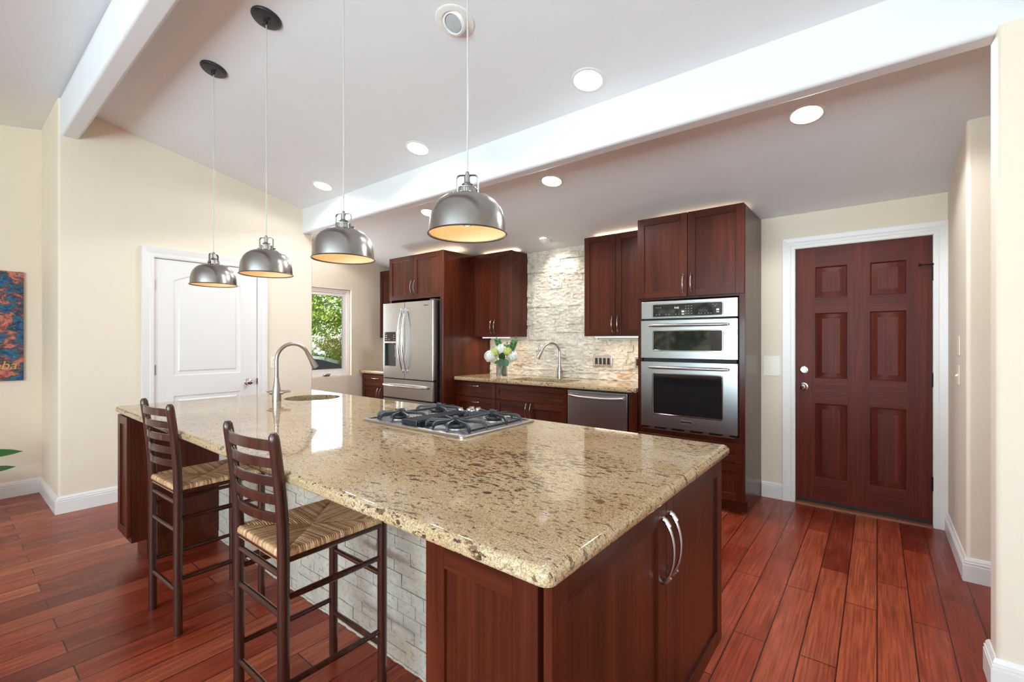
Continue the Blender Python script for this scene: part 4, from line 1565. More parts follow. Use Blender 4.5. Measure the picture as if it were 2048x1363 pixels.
yo_ = [(-0.0345, 0.132), (-0.0345, 0.186), (-0.0315, 0.193), (-0.025, 0.196), (0.025, 0.196), (0.0315, 0.193), (0.0345, 0.186), (0.0345, 0.132)]
for (p, q) in zip(yo_, yo_[1:]):
    dx, dz = q[0] - p[0], q[1] - p[1]
    L = math.hypot(dx, dz); nx, nz = -dz / L * 0.0014, dx / L * 0.0014
    m.hexa([(p[0] - nx, -0.005, p[1] - nz), (q[0] - nx, -0.005, q[1] - nz), (q[0] - nx, 0.005, q[1] - nz), (p[0] - nx, 0.005, p[1] - nz),
            (p[0] + nx, -0.005, p[1] + nz), (q[0] + nx, -0.005, q[1] + nz), (q[0] + nx, 0.005, q[1] + nz), (p[0] + nx, 0.005, p[1] + nz)])
for s_ in (-1, 1):
    m.cyl((s_ * 0.029, 0, 0.137), (s_ * 0.041, 0, 0.137), 0.0042, 8)
    m.ball((s_ * 0.043, 0, 0.137), 0.0052, 8)
yoke = part('yoke', m, 'pendant_dark', pen)
m = MB(); m.lathe([(0.0085, 0.194), (0.0085, 0.199), (0.006, 0.200), (0.0075, 0.2035), (0.006, 0.207), (0.003, 0.208)], n=16, cap0=True, cap1=True)
part('finial', m, 'nickel', pen)
m = MB(); m.tube([(0, 0, 0.205), (0.0012, 0, 0.6), (-0.001, 0.0006, 1.0), (0, 0, PEN_H - 0.02)], 0.0026, 8)
part('cord', m, 'cord', pen)
m = MB(); m.M = Matrix.Translation((0, 0, PEN_H)) @ Matrix.Rotation(TILT, 4, 'X')
m.lathe([(0.074, 0.0), (0.074, -0.006), (0.070, -0.009), (0.069, -0.012), (0.064, -0.0135), (0.063, -0.017), (0.057, -0.019), (0.02, -0.0225), (0.012, -0.023), (0.011, -0.036), (0.006, -0.040)], n=40, cap1=True)
canopy = part('canopy', m, 'canopy', pen)
m = MB(); m.M = Matrix.Translation((0, 0, PEN_H)) @ Matrix.Rotation(TILT, 4, 'X')
for s_ in (-1, 1):
    m.cyl((s_ * 0.034, 0.004, -0.019), (s_ * 0.034, 0.004, -0.026), 0.0042, 10)
part('screw', m, 'black', canopy)
m = MB(); m.lathe([(0.001, 0.028), (0.014, 0.031), (0.026, 0.042), (0.030, 0.057), (0.026, 0.072), (0.016, 0.086), (0.013, 0.098)], n=20)
bulb = part('bulb', m, 'bulb_glass', pen)
m = MB()
m.tube([(0.006 * math.sin(k * 2.1), 0.006 * math.cos(k * 2.1), 0.045 + 0.002 * k) for k in range(18)], 0.0006, 4)
M['filament'] = simple('filament', (0.55, 0.42, 0.30), 0.4)
part('filament', m, 'filament', bulb)
add_light('bulb_glow', 'POINT', (0, 0, 0.112), 0.36, (1.0, 0.86, 0.66), parent=pen, shadow_soft_size=0.012)
yoke.rotation_euler.z = R(35)
for i, (x, a, lab) in enumerate([(-1.794, 30, 'pewter dome pendant second from the right over the island'),
                                 (-2.530, 40, 'pewter dome pendant third from the right, hanging before the pantry wall'),
                                 (-3.265, 122, 'pewter dome pendant farthest from the camera, in front of the white pantry door')]):
    q = dup(pen, (x, PEN_Y, PEN_Z), lab)
    for c in q.children:
        if c.name.startswith('yoke'):
            c.rotation_euler.z = R(a)

# ------------------------------------------------------------------ recessed lights
def ceil_loc(x, y):
    return (x, y, zc(y))


dl = thing('recessed_light', 'lit recessed light above the beam, nearest the camera', 'recessed light', ceil_loc(-1.270, 2.284), 'lit recessed ceiling lights', local=True, rot=(TILT, 0, 0))
m = MB(); m.lathe([(0.094, 0.0), (0.094, -0.003), (0.089, -0.006), (0.079, -0.006), (0.076, -0.002), (0.075, 0.0)], n=40)
part('trim_ring', m, 'white_plastic', dl)
m = MB(); m.lathe([(0.0765, -0.001), (0.060, -0.007), (0.035, -0.011), (0.001, -0.012)], n=32, cap1=True)
part('lens', m, 'lens', dl)
lo = add_light('lamp', 'SPOT', (0, 0, -0.016), DOWNLIGHT_W, (0.93, 0.97, 1.0), parent=dl, spot_size=R(168), spot_blend=0.25, shadow_soft_size=0.06)
for (x, y, lab) in [(-2.728, 2.286, 'lit recessed light above the beam, between the two right pendants'),
                    (-4.094, 2.284, 'lit recessed light above the beam, behind the second pendant from the right'),
                    (-0.316, 3.100, 'lit recessed light below the beam, nearest the front door'),
                    (-2.058, 3.106, 'lit recessed light below the beam, before the stone backsplash'),
                    (-3.536, 3.106, 'lit recessed light below the beam, half behind the nearest pendant'),
                    (-5.147, 3.120, 'lit recessed light below the beam, by the alcove window')]:
    q = dup(dl, ceil_loc(x, y), lab)
    if y > 3:
        for c in q.children:
            if c.type == 'LIGHT':
                c.data = c.data.copy()
                c.data.energy = DOWNLIGHT_LOW_W if x > -5 else 16.0

gm = thing('gimbal_light', 'unlit white gimbal spotlight in the ceiling behind a pendant cord', 'recessed light', ceil_loc(-1.655, 1.625), local=True, rot=(TILT, 0, 0))
m = MB(); m.lathe([(0.098, 0.0), (0.098, -0.003), (0.092, -0.006), (0.068, -0.007), (0.062, -0.003), (0.060, 0.0)], n=40)
part('trim_ring', m, 'white_plastic', gm)
m = MB(); m.M = Matrix.Rotation(R(-24), 4, 'X')
m.lathe([(0.062, 0.02), (0.064, -0.004), (0.060, -0.018), (0.050, -0.026), (0.046, -0.026), (0.044, -0.020)], n=36)
eye = part('eyeball', m, 'white', gm)
m = MB(); m.M = Matrix.Rotation(R(-24), 4, 'X'); m.lathe([(0.046, -0.017), (0.044, -0.0175)], n=30); m.lathe([(0.0475, -0.020), (0.0440, -0.019)], n=30)
part('shadow_gap', m, 'black', eye)
m = MB(); m.M = Matrix.Rotation(R(-24), 4, 'X')
m.lathe([(0.042, -0.022), (0.034, -0.024), (0.018, -0.0255), (0.001, -0.026)], n=30, cap1=True)
m.lathe([(0.0425, -0.015), (0.042, -0.022)], n=30)
part('bulb_face', m, simple('frosted_lens', (0.42, 0.43, 0.43), 0.3), eye)

eb = thing('eyeball_light', 'lit white eyeball light washing the stone backsplash', 'recessed light', ceil_loc(-2.790, 4.090), local=True, rot=(TILT, 0, 0))
m = MB(); m.lathe([(0.098, 0.0), (0.098, -0.003), (0.092, -0.006), (0.070, -0.007), (0.064, -0.003), (0.062, 0.0)], n=40)
part('trim_ring', m, 'white_plastic', eb)
m = MB(); m.M = Matrix.Rotation(R(32), 4, 'X')
m.lathe([(0.062, 0.02), (0.064, -0.006), (0.060, -0.026), (0.052, -0.036), (0.047, -0.036)], n=36)
ebb = part('eyeball', m, 'white_plastic', eb)
m = MB(); m.M = Matrix.Rotation(R(32), 4, 'X'); m.lathe([(0.048, -0.034), (0.02, -0.036), (0.001, -0.037)], n=30, cap1=True)
part('lens', m, 'lens', ebb)
add_light('lamp', 'SPOT', (0.01, 0.05, -0.058), 8, (1.0, 0.93, 0.80), (R(36), 0, R(-8)), parent=eb, spot_size=R(110), spot_blend=0.6, shadow_soft_size=0.04)

# warm strip lights under the wall cabinets, and the glow of the strips lying on top of them
def strip_light(label, x0, x1, y, watts):
    t = thing('under_cabinet_light', label, 'strip light', ((x0 + x1) / 2, y, 1.352))
    m = MB(); m.box(x0, x1, y - 0.02, y + 0.02, 1.350, 1.3595, 0.002, 1); part('housing', m, 'white_plastic', t)
    m = MB(); m.box(x0 + 0.01, x1 - 0.01, y - 0.015, y + 0.015, 1.345, 1.350); part('diffuser', m, 'strip_lens', t)
    add_light('lamp', 'AREA', (0, 0, -0.010), watts, (1.0, 0.86, 0.68), parent=t, shape='RECTANGLE', size=x1 - x0, size_y=0.03)
strip_light('lit strip light under the cabinet above the flowers', -3.70, -3.29, 4.10, 1.5)
strip_light('lit strip light under the cabinet beside the oven', -2.20, -1.68, 4.10, 1.5)
for (x, y, w, sx) in ((-4.32, 3.95, 0.9, 0.8), (-3.51, 4.22, 0.5, 0.5), (-1.96, 4.22, 0.8, 0.55), (-1.19, 4.08, 0.5, 0.7)):
    add_light('cabinet_top_glow', 'AREA', (x, y, TOPZ + 0.012), w, (1.0, 0.70, 0.42), (R(180), 0, 0), shape='RECTANGLE', size=sx, size_y=0.08)

# ------------------------------------------------------------------ rush-seated bar stools
def make_stool(name, label, loc, rotz):
    t = thing(name, label, 'bar stool', loc, 'ladder-back bar stools', local=True, rot=(0, 0, rotz))
    hx, hy = 0.166, 0.180
    SH = 0.655
    for s_ in (-1, 1):
        m = MB()
        zs = [(0.0, 0.0), (0.02, 0.0), (0.40, 0.0), (SH - 0.02, 0.0), (0.74, -0.003), (0.82, -0.009), (0.92, -0.020), (1.005, -0.031), (1.022, -0.033), (1.033, -0.034)]
        rr = [0.0165, 0.0178, 0.0182, 0.0185, 0.0182, 0.0180, 0.0175, 0.0168, 0.0150, 0.0085]
        m.tube([(s_ * (hx + max(0, z - SH) * 0.02), -hy + d, z) for (z, d) in zs], rr, 10)
        part('leg', m, 'stool', t, smooth=50)
    for s_ in (-1, 1):
        m = MB(); m.tube([(s_ * hx, hy, 0.0), (s_ * hx, hy, 0.02), (s_ * hx, hy, 0.35), (s_ * hx, hy, SH - 0.012), (s_ * hx, hy, SH - 0.004)], [0.0155, 0.0165, 0.0172, 0.0172, 0.010], 10)
        part('leg', m, 'stool', t, smooth=50)
    for z in (0.585, 0.460, 0.190):
        m = MB(); m.tube([(-hx, -hy, z), (0, -hy, z), (hx, -hy, z)], [0.0090, 0.0112, 0.0090], 10); part('stretcher', m, 'stool', t)
    for z in (0.450, 0.190):
        m = MB(); m.tube([(-hx, hy, z), (0, hy, z), (hx, hy, z)], [0.0090, 0.0112, 0.0090], 10); part('stretcher', m, 'stool', t)
    for s_ in (-1, 1):
        for z in (0.515, 0.245):
            m = MB(); m.tube([(s_ * hx, -hy, z), (s_ * hx, 0, z), (s_ * hx, hy, z)], [0.0090, 0.0112, 0.0090], 10); part('stretcher', m, 'stool', t)
    for s_ in (-1, 1):
        m = MB(); m.tube([(s_ * hx, -hy, SH - 0.020), (s_ * hx, hy, SH - 0.020)], 0.0125, 10); part('seat_rail', m, 'stool', t)
        m = MB(); m.tube([(-hx, s_ * hy, SH - 0.014), (hx, s_ * hy, SH - 0.014)], 0.0125, 10); part('seat_rail', m, 'stool', t)
    # five bowed slats
    for i in range(5):
        zt_ = 1.008 - i * 0.0580
        hgt = 0.029 if i else 0.033
        n = 12
        rings = []
        for k in range(n + 1):
            q = -1 + 2 * k / n
            x = q * (hx - 0.006)
            lean = -0.034 * max(0, (zt_ - 0.74) / 0.29) ** 1.2
            y = -hy + lean - 0.036 * (1 - q * q) + 0.002
            drop = 0.004 * (1 - q * q)
            th = 0.0055
            rings.append([(x, y - th, zt_ - hgt + drop), (x, y + th, zt_ - hgt + drop), (x, y + th, zt_ + drop - 0.003), (x, y + th * 0.4, zt_ + drop), (x, y - th * 0.4, zt_ + drop), (x, y - th, zt_ + drop - 0.003)])
        m = MB(); m.loft(rings); part('slat', m, 'stool', t)
    # woven rush seat: cords wrap each rail and run in to the diagonal seams
    m = MB()
    ex, ey = hx + 0.004, hy + 0.006
    shades = []
    rgc = random.Random(3)
    def cord(side, f, w):
        """side 0 front(+y) 1 right(+x) 2 back 3 left; f -1..1 along the rail"""
        half, dep = (ex, ey) if side in (0, 2) else (ey, ex)
        inner = abs(f)
        prof_ = [(1.0 - 0.10, -0.030), (1.005, -0.026), (1.03, -0.012), (1.02, 0.002), (0.985, 0.0085)]
        k = 4
        for j in range(1, k + 1):
            u = 0.985 + (inner - 0.985) * j / k if inner < 0.985 else 0.985
            prof_.append((u, 0.0085 - 0.010 * (1 - u) ** 0.8 - (0.003 if j == k else 0)))
        rings = []
        for (u, dz) in prof_:
            row = []
            for (e, up) in ((-0.5, -0.0034), (-0.25, 0.0012), (0.25, 0.0012), (0.5, -0.0034)):
                a = f * half + e * w
                d = u * dep
                x, y = {0: (a, d), 1: (d, -a), 2: (-a, -d), 3: (-d, a)}[side]
                row.append(m.v((x, y, SH + dz + up)))
            rings.append(row)
        for a, b in zip(rings, rings[1:]):
            m.bridge(a, b, False)
        shades.extend([rgc.random()] * (3 * (len(rings) - 1)))
    nc = 46
    for side in range(4):
        half = ex if side in (0, 2) else ey
        for k in range(nc):
            f = -1 + 2 * (k + 0.5) / nc
            cord(side, f * 0.93, 2 * half * 0.93 / nc)
    seat = part('seat', m, 'rush', t, 'woven rush seat', smooth=70, recalc=False)
    at = seat.data.attributes.new('cord', 'FLOAT', 'FACE')
    at.data.foreach_set('value', shades)
    return t


st = make_stool('bar_stool', 'dark ladder-back bar stool with rush seat, nearer to the camera', (-1.597, 0.850, 0), 0)
dup(st, (-2.614, 0.852, 0), 'dark ladder-back bar stool with rush seat, next to the far end of the island', R(2))

# ------------------------------------------------------------------ switches and outlets
def plate(name, label, cat, mx, u0, u1, w0, w1, mat='almond', gangs=None, kind='toggle', loc=(0, 0, 0)):
    t = thing(name, label, cat, loc)
    m = MB(); m.M = mx; m.box(u0, u1, -0.0055, 0.0, w0, w1, 0.003, 2)
    pl = part('cover_plate', m, mat, t)
    gangs = gangs or [((u0 + u1) / 2, (w0 + w1) / 2)]
    for (u, w) in gangs:
        m = MB(); m.M = mx
        if kind == 'toggle':
            m.box(u - 0.005, u + 0.005, -0.007, -0.005, w - 0.012, w + 0.012)
            m.hexa([(u - 0.004, -0.006, w - 0.006), (u + 0.004, -0.006, w - 0.006), (u + 0.004, -0.006, w + 0.006), (u - 0.004, -0.006, w + 0.006),
                    (u - 0.003, -0.017, w - 0.010), (u + 0.003, -0.017, w - 0.010), (u + 0.003, -0.017, w - 0.003), (u - 0.003, -0.017, w - 0.003)])
            part('toggle', m, mat, t)
        elif kind == 'sideways':
            m.box(u - 0.012, u + 0.012, -0.007, -0.005, w - 0.005, w + 0.005)
            m.box(u - 0.010, u - 0.002, -0.015, -0.006, w - 0.004, w + 0.004, 0.001, 1)
            part('toggle', m, mat, t)
        elif kind == 'rocker':
            m.box(u - 0.016, u + 0.016, -0.008, -0.005, w - 0.033, w + 0.033, 0.002, 1)
            part('rocker', m, 'blackglass', t)
        elif kind == 'outlet':
            for s_ in (-1, 1):
                m.box(u - 0.015, u + 0.015, -0.0075, -0.005, w + s_ * 0.020 - 0.014, w + s_ * 0.020 + 0.014, 0.004, 2)
            part('socket', m, mat, t)
            m = MB(); m.M = mx
            for s_ in (-1, 1):
                for e in (-0.006, 0.006):
                    m.box(u + e - 0.001, u + e + 0.001, -0.008, -0.007, w + s_ * 0.020 - 0.002, w + s_ * 0.020 + 0.006)
            part('slots', m, 'black', t)
    return t


plate('light_switch', 'almond plate with three switches between oven cabinet and front door', 'light switch', FRONT(YB - 0.0005), -0.752, -0.631, 1.018, 1.184, 'almond',
      [(-0.6915, 1.142), (-0.6915, 1.101), (-0.6915, 1.060)], 'sideways', (-0.69, YB, 1.10))
MX = Matrix.Translation((XR - 0.0005, 0, 0)) @ Matrix.Rotation(R(-90), 4, 'Z')     # faces -x, u = -world y
plate('light_switch', 'blank almond plate on the entry wall, above the toggle switch', 'wall plate', MX, -3.835, -3.750, 1.225, 1.340, 'almond', [(-3.79, 1.28)], 'blank', (XR, 3.79, 1.28))
plate('light_switch', 'almond toggle switch on the entry wall right of the front door', 'light switch', MX, -3.852, -3.768, 1.050, 1.165, 'almond', None, 'toggle', (XR, 3.81, 1.10))
plate('wall_outlet', 'almond outlet on the pantry wall behind the island faucet', 'outlet', PLUSX(XP + 0.0005), 2.140, 2.215, 1.034, 1.152, 'almond', None, 'outlet', (XP, 2.18, 1.09))
yst = 4.334
t = plate('wall_outlet', 'chrome plate with four black switches on the stone backsplash', 'outlet', FRONT(yst), -2.345, -2.132, 1.043, 1.158, 'chrome',
          [(-2.307, 1.1), (-2.261, 1.1), (-2.215, 1.1), (-2.169, 1.1)], 'rocker', (-2.24, yst, 1.10))
plate('wall_outlet', 'chrome outlet plate half hidden behind the oven cabinet edge', 'outlet', FRONT(yst), -1.884, -1.770, 1.046, 1.156, 'chrome', [(-1.852, 1.1), (-1.802, 1.1)], 'rocker', (-1.83, yst, 1.10))

# ------------------------------------------------------------------ canvas on the far left wall
cv = thing('canvas_painting', 'abstract painting in blue, coral and red hung on the far left wall', 'painting', (XL, 0.16, 0.977))
m = MB(); m.box(XL + 0.001, XL + 0.024, -0.20, 0.476, 0.977, 1.893, 0.002, 1)
part('canvas', m, 'painting', cv)
lettering('signature', 'Deba', 0.100, 'gold_paint', cv, on_plusx(XL + 0.0245, 0.435, 1.105), 0.0012, 0.25, 'RIGHT')

# ------------------------------------------------------------------ plants
def leaf(mb, base, dirv, L, W, bend=0.25, up=Vector((0, 0, 1)), n=7, fold=0.18, roll=0.0):
    d = Vector(dirv).normalized()
    side = d.cross(up).normalized()
    nrm = side.cross(d).normalized()
    if roll:
        q = Matrix.Rotation(roll, 3, d)
        side = q @ side; nrm = q @ nrm
    rows = []
    for i in range(n + 1):
        t_ = i / n
        w = W / 2 * math.sin(PI * min(1, t_ * 0.93 + 0.05)) ** 0.8 * (1.0 if t_ < 0.99 else 0.15)
        c = Vector(base) + d * L * t_ - nrm * bend * L * t_ * t_
        rows.append([mb.v(c - side * w + nrm * fold * w), mb.v(c), mb.v(c + side * w + nrm * fold * w)])
    for a, b in zip(rows, rows[1:]):
        mb.f([a[0], a[1], b[1], b[0]]); mb.f([a[1], a[2], b[2], b[1]])


pp = thing('potted_plant', 'green leaf tips of a floor plant entering at the left frame edge', 'plant', (-5.18, 0.02, 0))
m = MB(); m.lathe([(0.11, 0.0), (0.125, 0.01), (0.160, 0.24), (0.170, 0.245), (0.170, 0.275), (0.155, 0.275), (0.150, 0.23), (0.001, 0.23)], (-5.18, 0.02, 0), 'z', 28, True, True)
part('pot', m, 'terracotta', pp)
m = MB(); m.lathe([(0.148, 0.0), (0.1, 0.008), (0.001, 0.01)], (-5.18, 0.02, 0.235), 'z', 20, False, True); part('soil', m, 'soil', pp)
rg = random.Random(5)
spec = [((-5.18, 0.05, 0.47), (0.02, 0.37, -0.005), 0.38, 0.085, 0.02, 'leaf', 0.75), ((-5.17, 0.04, 0.345), (0.01, 0.34, 0.012), 0.355, 0.060, 0.10, 'leaf', 1.2)]
for k in range(9):
    a = rg.uniform(PI * 0.85, PI * 2.0)
    spec.append(((-5.18, 0.02, rg.uniform(0.35, 0.62)), (math.cos(a), math.sin(a), rg.uniform(0.0, 0.9)), rg.uniform(0.28, 0.4), rg.uniform(0.06, 0.09), 0.3, 'leaf_dark', 0.2))
for (b, d, L, W, bend, mt, roll) in spec:
    m = MB(); leaf(m, b, d, L, W, bend, roll=roll)
    m.tube([(-5.18, 0.02, 0.24), (-5.18 + (b[0] + 5.18) * .5, 0.02 + (b[1] - .02) * .4, (b[2] + .24) / 2), b], 0.004, 6)
    part('leaf', m, mt, pp, recalc=False)

# vase and cut flowers
vx, vy = -3.262, 3.925
VZ = CT + 0.001
va = thing('glass_vase', 'clear glass vase of flower stems on the granite counter', 'vase', (vx, vy, VZ))
m = MB()
vh = 0.150
sq = rounded([(vx - 0.046, vy - 0.046), (vx + 0.046, vy - 0.046), (vx + 0.046, vy + 0.046), (vx - 0.046, vy + 0.046)], 0.010, 3)
m.loft([[(x, y, VZ) for (x, y) in sq(0)], [(x, y, VZ + vh) for (x, y) in sq(0)], [(x, y, VZ + vh) for (x, y) in sq(0.004)], [(x, y, VZ + 0.014) for (x, y) in sq(0.004)]], True, True)
part('vase_body', m, 'glass', va)
m = MB(); m.loft([[(x, y, VZ + 0.0145) for (x, y) in sq(0.0045)], [(x, y, VZ + 0.085) for (x, y) in sq(0.0045)]])
part('water', m, glass_mat('water', (0.95, 0.98, 0.96), 0.5), va)
rgt = Vector((math.cos(R(38.47)), math.sin(R(38.47)), 0))
fwd = Vector((-math.sin(R(38.47)), math.cos(R(38.47)), 0))


def vase_pt(r, f, z):
    return Vector((vx, vy, VZ)) + rgt * r + fwd * f + Vector((0, 0, z))


def hydrangea(label, r, f, z, rad, mat, seed):
    h = vase_pt(r, f, z)
    t = thing('hydrangea', label, 'flower', tuple(vase_pt(r * 0.12, f * 0.1, 0.02)), 'hydrangea heads in the vase')
    m = MB()
    rg = random.Random(seed)
    N = 190
    m.ball(h, rad * 0.72, 8)
    for i in range(N):
        zz = 1 - 1.86 * (i + 0.5) / N
        rr = math.sqrt(max(0, 1 - zz * zz)); a = i * 2.39996 + rg.uniform(-.2, .2)
        d = Vector((rr * math.cos(a), rr * math.sin(a), zz)).normalized()
        c = h + d * rad * rg.uniform(0.80, 1.02)
        s1 = d.orthogonal().normalized(); s1 = Matrix.Rotation(rg.uniform(0, 6.3), 3, d) @ s1
        s2 = d.cross(s1)
        q = rad * rg.uniform(0.20, 0.27)
        ctr = m.v(c)
        for k in range(4):
            e1 = [s1, s2, -s1, -s2][k]; e2 = [s2, -s1, -s2, s1][k]
            m.f([ctr, m.v(c + (e1 - e2 * 0.5) * q * 0.62 + d * 0.002), m.v(c + e1 * q + d * 0.0045), m.v(c + (e1 + e2 * 0.5) * q * 0.62 + d * 0.002)])
    part('flower_head', m, mat, t, recalc=False)
    m = MB(); m.tube([vase_pt(-r * 0.25, -f * 0.2, 0.018), vase_pt(r * 0.2, f * 0.3, 0.13), h - Vector((0, 0, rad * 0.7))], 0.0032, 6); part('stem', m, 'stem', t)
    return t


hydrangea('white hydrangea lowest at the left of the vase', -0.128, -0.01, 0.235, 0.066, 'petal_white', 1)
hydrangea('white hydrangea at the top middle of the bouquet', -0.012, 0.03, 0.300, 0.070, 'petal_white', 2)
hydrangea('white hydrangea at the right of the bouquet', 0.118, 0.0, 0.232, 0.066, 'petal_white', 3)
hydrangea('lime hydrangea between the two left white ones', -0.080, -0.02, 0.275, 0.046, 'petal_green', 4)
hydrangea('lime hydrangea right of the top white one', 0.062, -0.02, 0.285, 0.048, 'petal_green', 5)
for (r0, z0_, ang, n, lab, sd) in ((-0.02, 0.31, -17, 6, 'tall leafy green sprig leaning left out of the bouquet', 1), (0.085, 0.24, 20, 10, 'leafy green sprig leaning right, beside the lime hydrangea', 2), (0.03, 0.27, 14, 5, 'short leafy green sprig in the middle of the bouquet', 3)):
    t = thing('leafy_sprig', lab, 'greenery', tuple(vase_pt(r0 * 0.1, 0.012, 0.02)))
    dv = (rgt * math.sin(R(ang)) + Vector((0, 0, 1)) * math.cos(R(ang))).normalized()
    base = vase_pt(r0, 0.02 if sd != 2 else -0.02, z0_)
    ln = 0.020 * n
    m = MB(); m.tube([vase_pt(r0 * 0.1, 0.012, 0.02), vase_pt(r0 * 0.35, 0.012, 0.14), base, base + dv * ln], 0.0028, 6); part('stem', m, 'stem', t)
    m = MB()
    rg = random.Random(sd)
    for k in range(n):
        p = base + dv * (0.018 * k)
        for s_ in (-1, 1):
            a = rg.uniform(-0.5, 0.5)
            leaf(m, p, dv * 0.55 + (rgt * s_ + fwd * a).normalized() * 0.75, 0.048, 0.024, 0.1, -fwd + Vector((0, 0, rg.uniform(-0.4, 0.4))))
    leaf(m, base + dv * ln, dv, 0.034, 0.017, 0.05, -fwd)
    part('leaves', m, 'leaf', t, recalc=False)
for (r, f, z, dr, dz, L, lab, mt) in ((0.0, -0.06, 0.205, 0.05, 0.5, 0.095, 'round dark green leaf at the middle front of the vase', 'leaf_dark'),
                                      (-0.07, -0.05, 0.180, -0.8, -0.25, 0.075, 'dark green leaf drooping over the left vase rim', 'leaf'),
                                      (0.06, -0.05, 0.190, 0.55, -0.75, 0.090, 'broad green leaf drooping over the right vase rim', 'leaf'),
                                      (-0.005, -0.065, 0.195, -0.25, -0.95, 0.095, 'dark green leaf hanging in front of the vase neck', 'leaf_dark')):
    t = thing('bouquet_leaf', lab, 'leaf', tuple(vase_pt(0, -0.02, 0.03)), 'large leaves in the vase')
    m = MB()
    dv = rgt * dr - fwd * 0.25 + Vector((0, 0, dz))
    leaf(m, vase_pt(r * 0.45, f, z) - dv.normalized() * 0.018, dv, L, L * 0.80, 0.15, -fwd if abs(dz) > 0.3 else Vector((0, 0, 1)) - fwd * 0.6, 8, 0.06)
    part('blade', m, mt, t, recalc=False)
    m = MB(); m.tube([vase_pt(0, -0.015, 0.03), vase_pt(r * 0.2, f * 0.4, 0.12), vase_pt(r * 0.45, f, z) - dv.normalized() * 0.018], 0.002, 5); part('stem', m, 'stem', t)

# ------------------------------------------------------------------ the garden outside the alcove window
m = MB(); m.box(-60, XL - 0.35, -30, 60, -0.2, -0.02)
tag(solo('lawn', m, 'grass', 'green lawn outside the alcove window', 'lawn', (-30, 15, -0.02)), kind='structure')
m = MB(); m.box(-30, 30, -40, REAR_Y - 0.4, -0.2, -0.02)
struct('ground', m, 'grass')


def crown(mb, c, rx, ry, rz, n, size, rg, inner=0.55):
    for i in range(n):
        while True:
            p = Vector((rg.uniform(-1, 1), rg.uniform(-1, 1), rg.uniform(-1, 1)))
            if inner < p.length < 1:
                break
        k = 0.80 + 0.35 * noise.noise(p * 2.3 + Vector(c))
        q = Vector(c) + Vector((p.x * rx, p.y * ry, p.z * rz)) * k
        d = Vector((rg.uniform(-1, 1), rg.uniform(-1, 1), rg.uniform(-0.2, 1))).normalized()
        a = d.orthogonal().normalized() * size * rg.uniform(0.6, 1.2)
        b = d.cross(a).normalized() * size * 0.5
        mb.f([mb.v(q - a), mb.v(q + b), mb.v(q + a), mb.v(q - b)])


def tree(label, x, y, zc_, r, rz, n, mat, trunk=0.16, size=0.12, seed=1, group='trees outside the window'):
    t = thing('tree', label, 'tree', (x, y, -0.02), group)
    rg = random.Random(seed)
    m = MB(); m.tube([(x, y, -0.02), (x + 0.05, y, zc_ * 0.5), (x, y + 0.05, zc_ + rz * 0.3)], [trunk, trunk * 0.8, trunk * 0.3], 8); part('trunk', m, 'bark', t)
    m = MB(); crown(m, (x, y, zc_), r, r, rz, n, size, rg); part('crown', m, mat, t, smooth=0, recalc=False)


tree('bright leafy tree filling the upper part of the window view', -13.4, 8.3, 3.25, 2.7, 2.45, 21000, 'tree1', size=0.058, seed=1)
tree('green tree behind the bright one, left in the window', -20.5, 8.4, 3.0, 3.3, 3.2, 9000, 'tree2', 0.2, 0.12, 2)
tree('green tree behind the bright one, right in the window', -19.0, 15.4, 3.0, 3.3, 3.0, 9000, 'tree2', 0.2, 0.12, 3)


def bush(name, label, x, y, z, r, rz, n, mat, size, seed, blossoms=0):
    t = thing(name, label, 'shrub', (x, y, -0.02))
    rg = random.Random(seed)
    m = MB(); crown(m, (x, y, z), r, r, rz, n, size, rg, 0.2); part('foliage', m, mat, t, smooth=0, recalc=False)
    m = MB()
    for k in range(5):
        a = k * 1.3
        m.tube([(x, y, -0.02), (x + 0.4 * r * math.cos(a), y + 0.4 * r * math.sin(a), z)], 0.015, 5)
    part('stems', m, 'bark', t)
    if blossoms:
        m = MB()
        for k in range(blossoms):
            p = Vector((rg.uniform(-1, 1), rg.uniform(-1, 1), rg.uniform(-0.3, 1))).normalized()
            m.ball((x + p.x * r * 0.92, y + p.y * r * 0.92, z + p.z * rz * 0.92), rg.uniform(0.035, 0.06), 5)
        part('blossoms', m, 'petal_white', t)


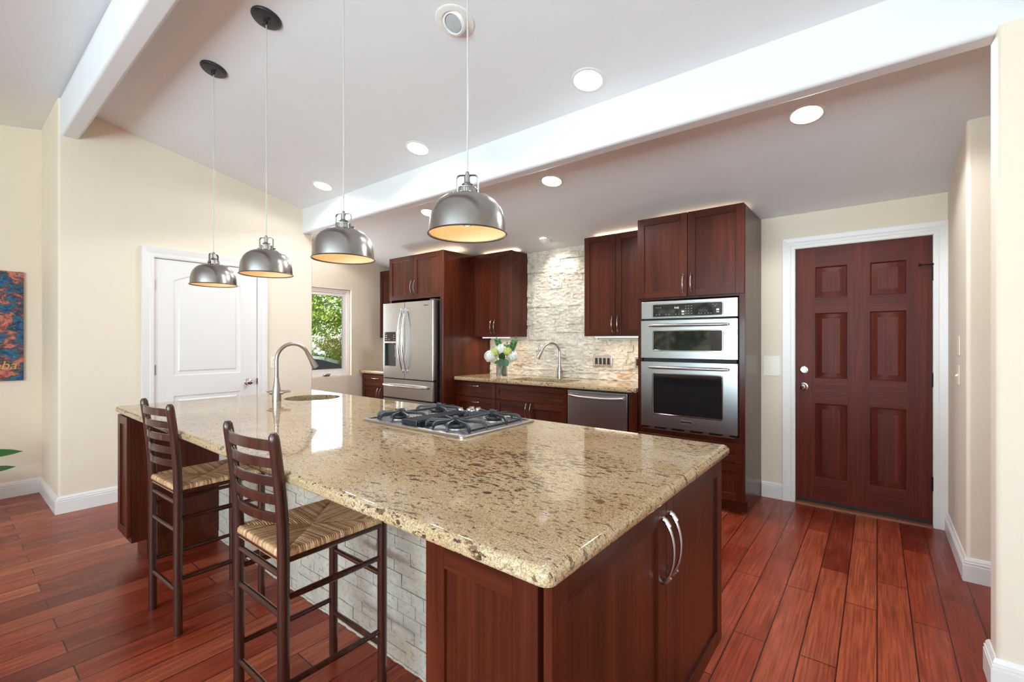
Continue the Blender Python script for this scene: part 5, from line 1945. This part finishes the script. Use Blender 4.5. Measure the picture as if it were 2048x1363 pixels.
bush('shrub', 'shrub with white blossoms low in the window, behind the dark car', -12.1, 6.25, 0.62, 0.62, 0.62, 2600, 'tree2', 0.042, 4, 60)
bush('shrub', 'dry yellow ornamental shrub in the middle of the window view', -15.0, 8.85, 0.80, 1.0, 0.85, 4200, 'tree3', 0.045, 5)
bush('shrub', 'low green shrub right in the window view', -12.6, 8.35, 0.36, 0.5, 0.34, 2000, 'tree1', 0.04, 6)
m = MB(); m.box(-20.6, -20.3, 4, 20, -0.02, 0.42)
solo('garden_wall', m, 'brick_edge', 'low reddish garden wall beyond the lawn', 'garden wall', (-20.45, 12, -0.02))
# the car parked by the window, mostly below the sill
ang = math.atan2(0.84, 0.54)
cr = thing('car', 'dark car parked outside, its hood low in the window', 'car', (-11.0, 4.4, -0.02), local=True, rot=(0, 0, ang))
pf = [(-2.1, 0.25), (-2.15, 0.65), (-2.0, 0.92), (-1.3, 0.98), (-0.9, 1.36), (0.3, 1.40), (0.95, 1.0), (1.55, 0.92), (1.95, 0.80), (2.1, 0.6), (2.1, 0.25)]
m = MB(); m.loft([[(x, s_ * w, z) for (x, z) in pf] for (s_, w) in ((-1, 0.78), (-1, 0.70), (1, 0.70), (1, 0.78))][0::3])
part('body', m, 'car', cr)
for (x, y) in ((-1.3, -0.74), (-1.3, 0.74), (1.3, -0.74), (1.3, 0.74)):
    m = MB(); m.cyl((x, y - 0.11, 0.31), (x, y + 0.11, 0.31), 0.31, 18); part('wheel', m, 'rubber', cr)
m = MB()
m.hexa([(0.33, -0.66, 1.385), (0.93, -0.70, 1.02), (0.93, 0.70, 1.02), (0.33, 0.66, 1.385), (0.36, -0.66, 1.40), (0.96, -0.70, 1.035), (0.96, 0.70, 1.035), (0.36, 0.66, 1.40)])
part('windshield', m, 'blackglass', cr)
# trees beyond the rear windows, mirrored in the oven glass
for i, (x, y, mt) in enumerate(((-5.6, -9.0, 'tree2'), (-1.4, -11.5, 'tree1'), (3.6, -9.5, 'tree2'))):
    tree(['green tree in the garden behind the camera, left', 'green tree in the garden behind the camera, middle', 'green tree in the garden behind the camera, right'][i], x, y, 2.2, 2.1, 2.0, 2600, mt, 0.15, 0.10, 20 + i, 'trees behind the camera')
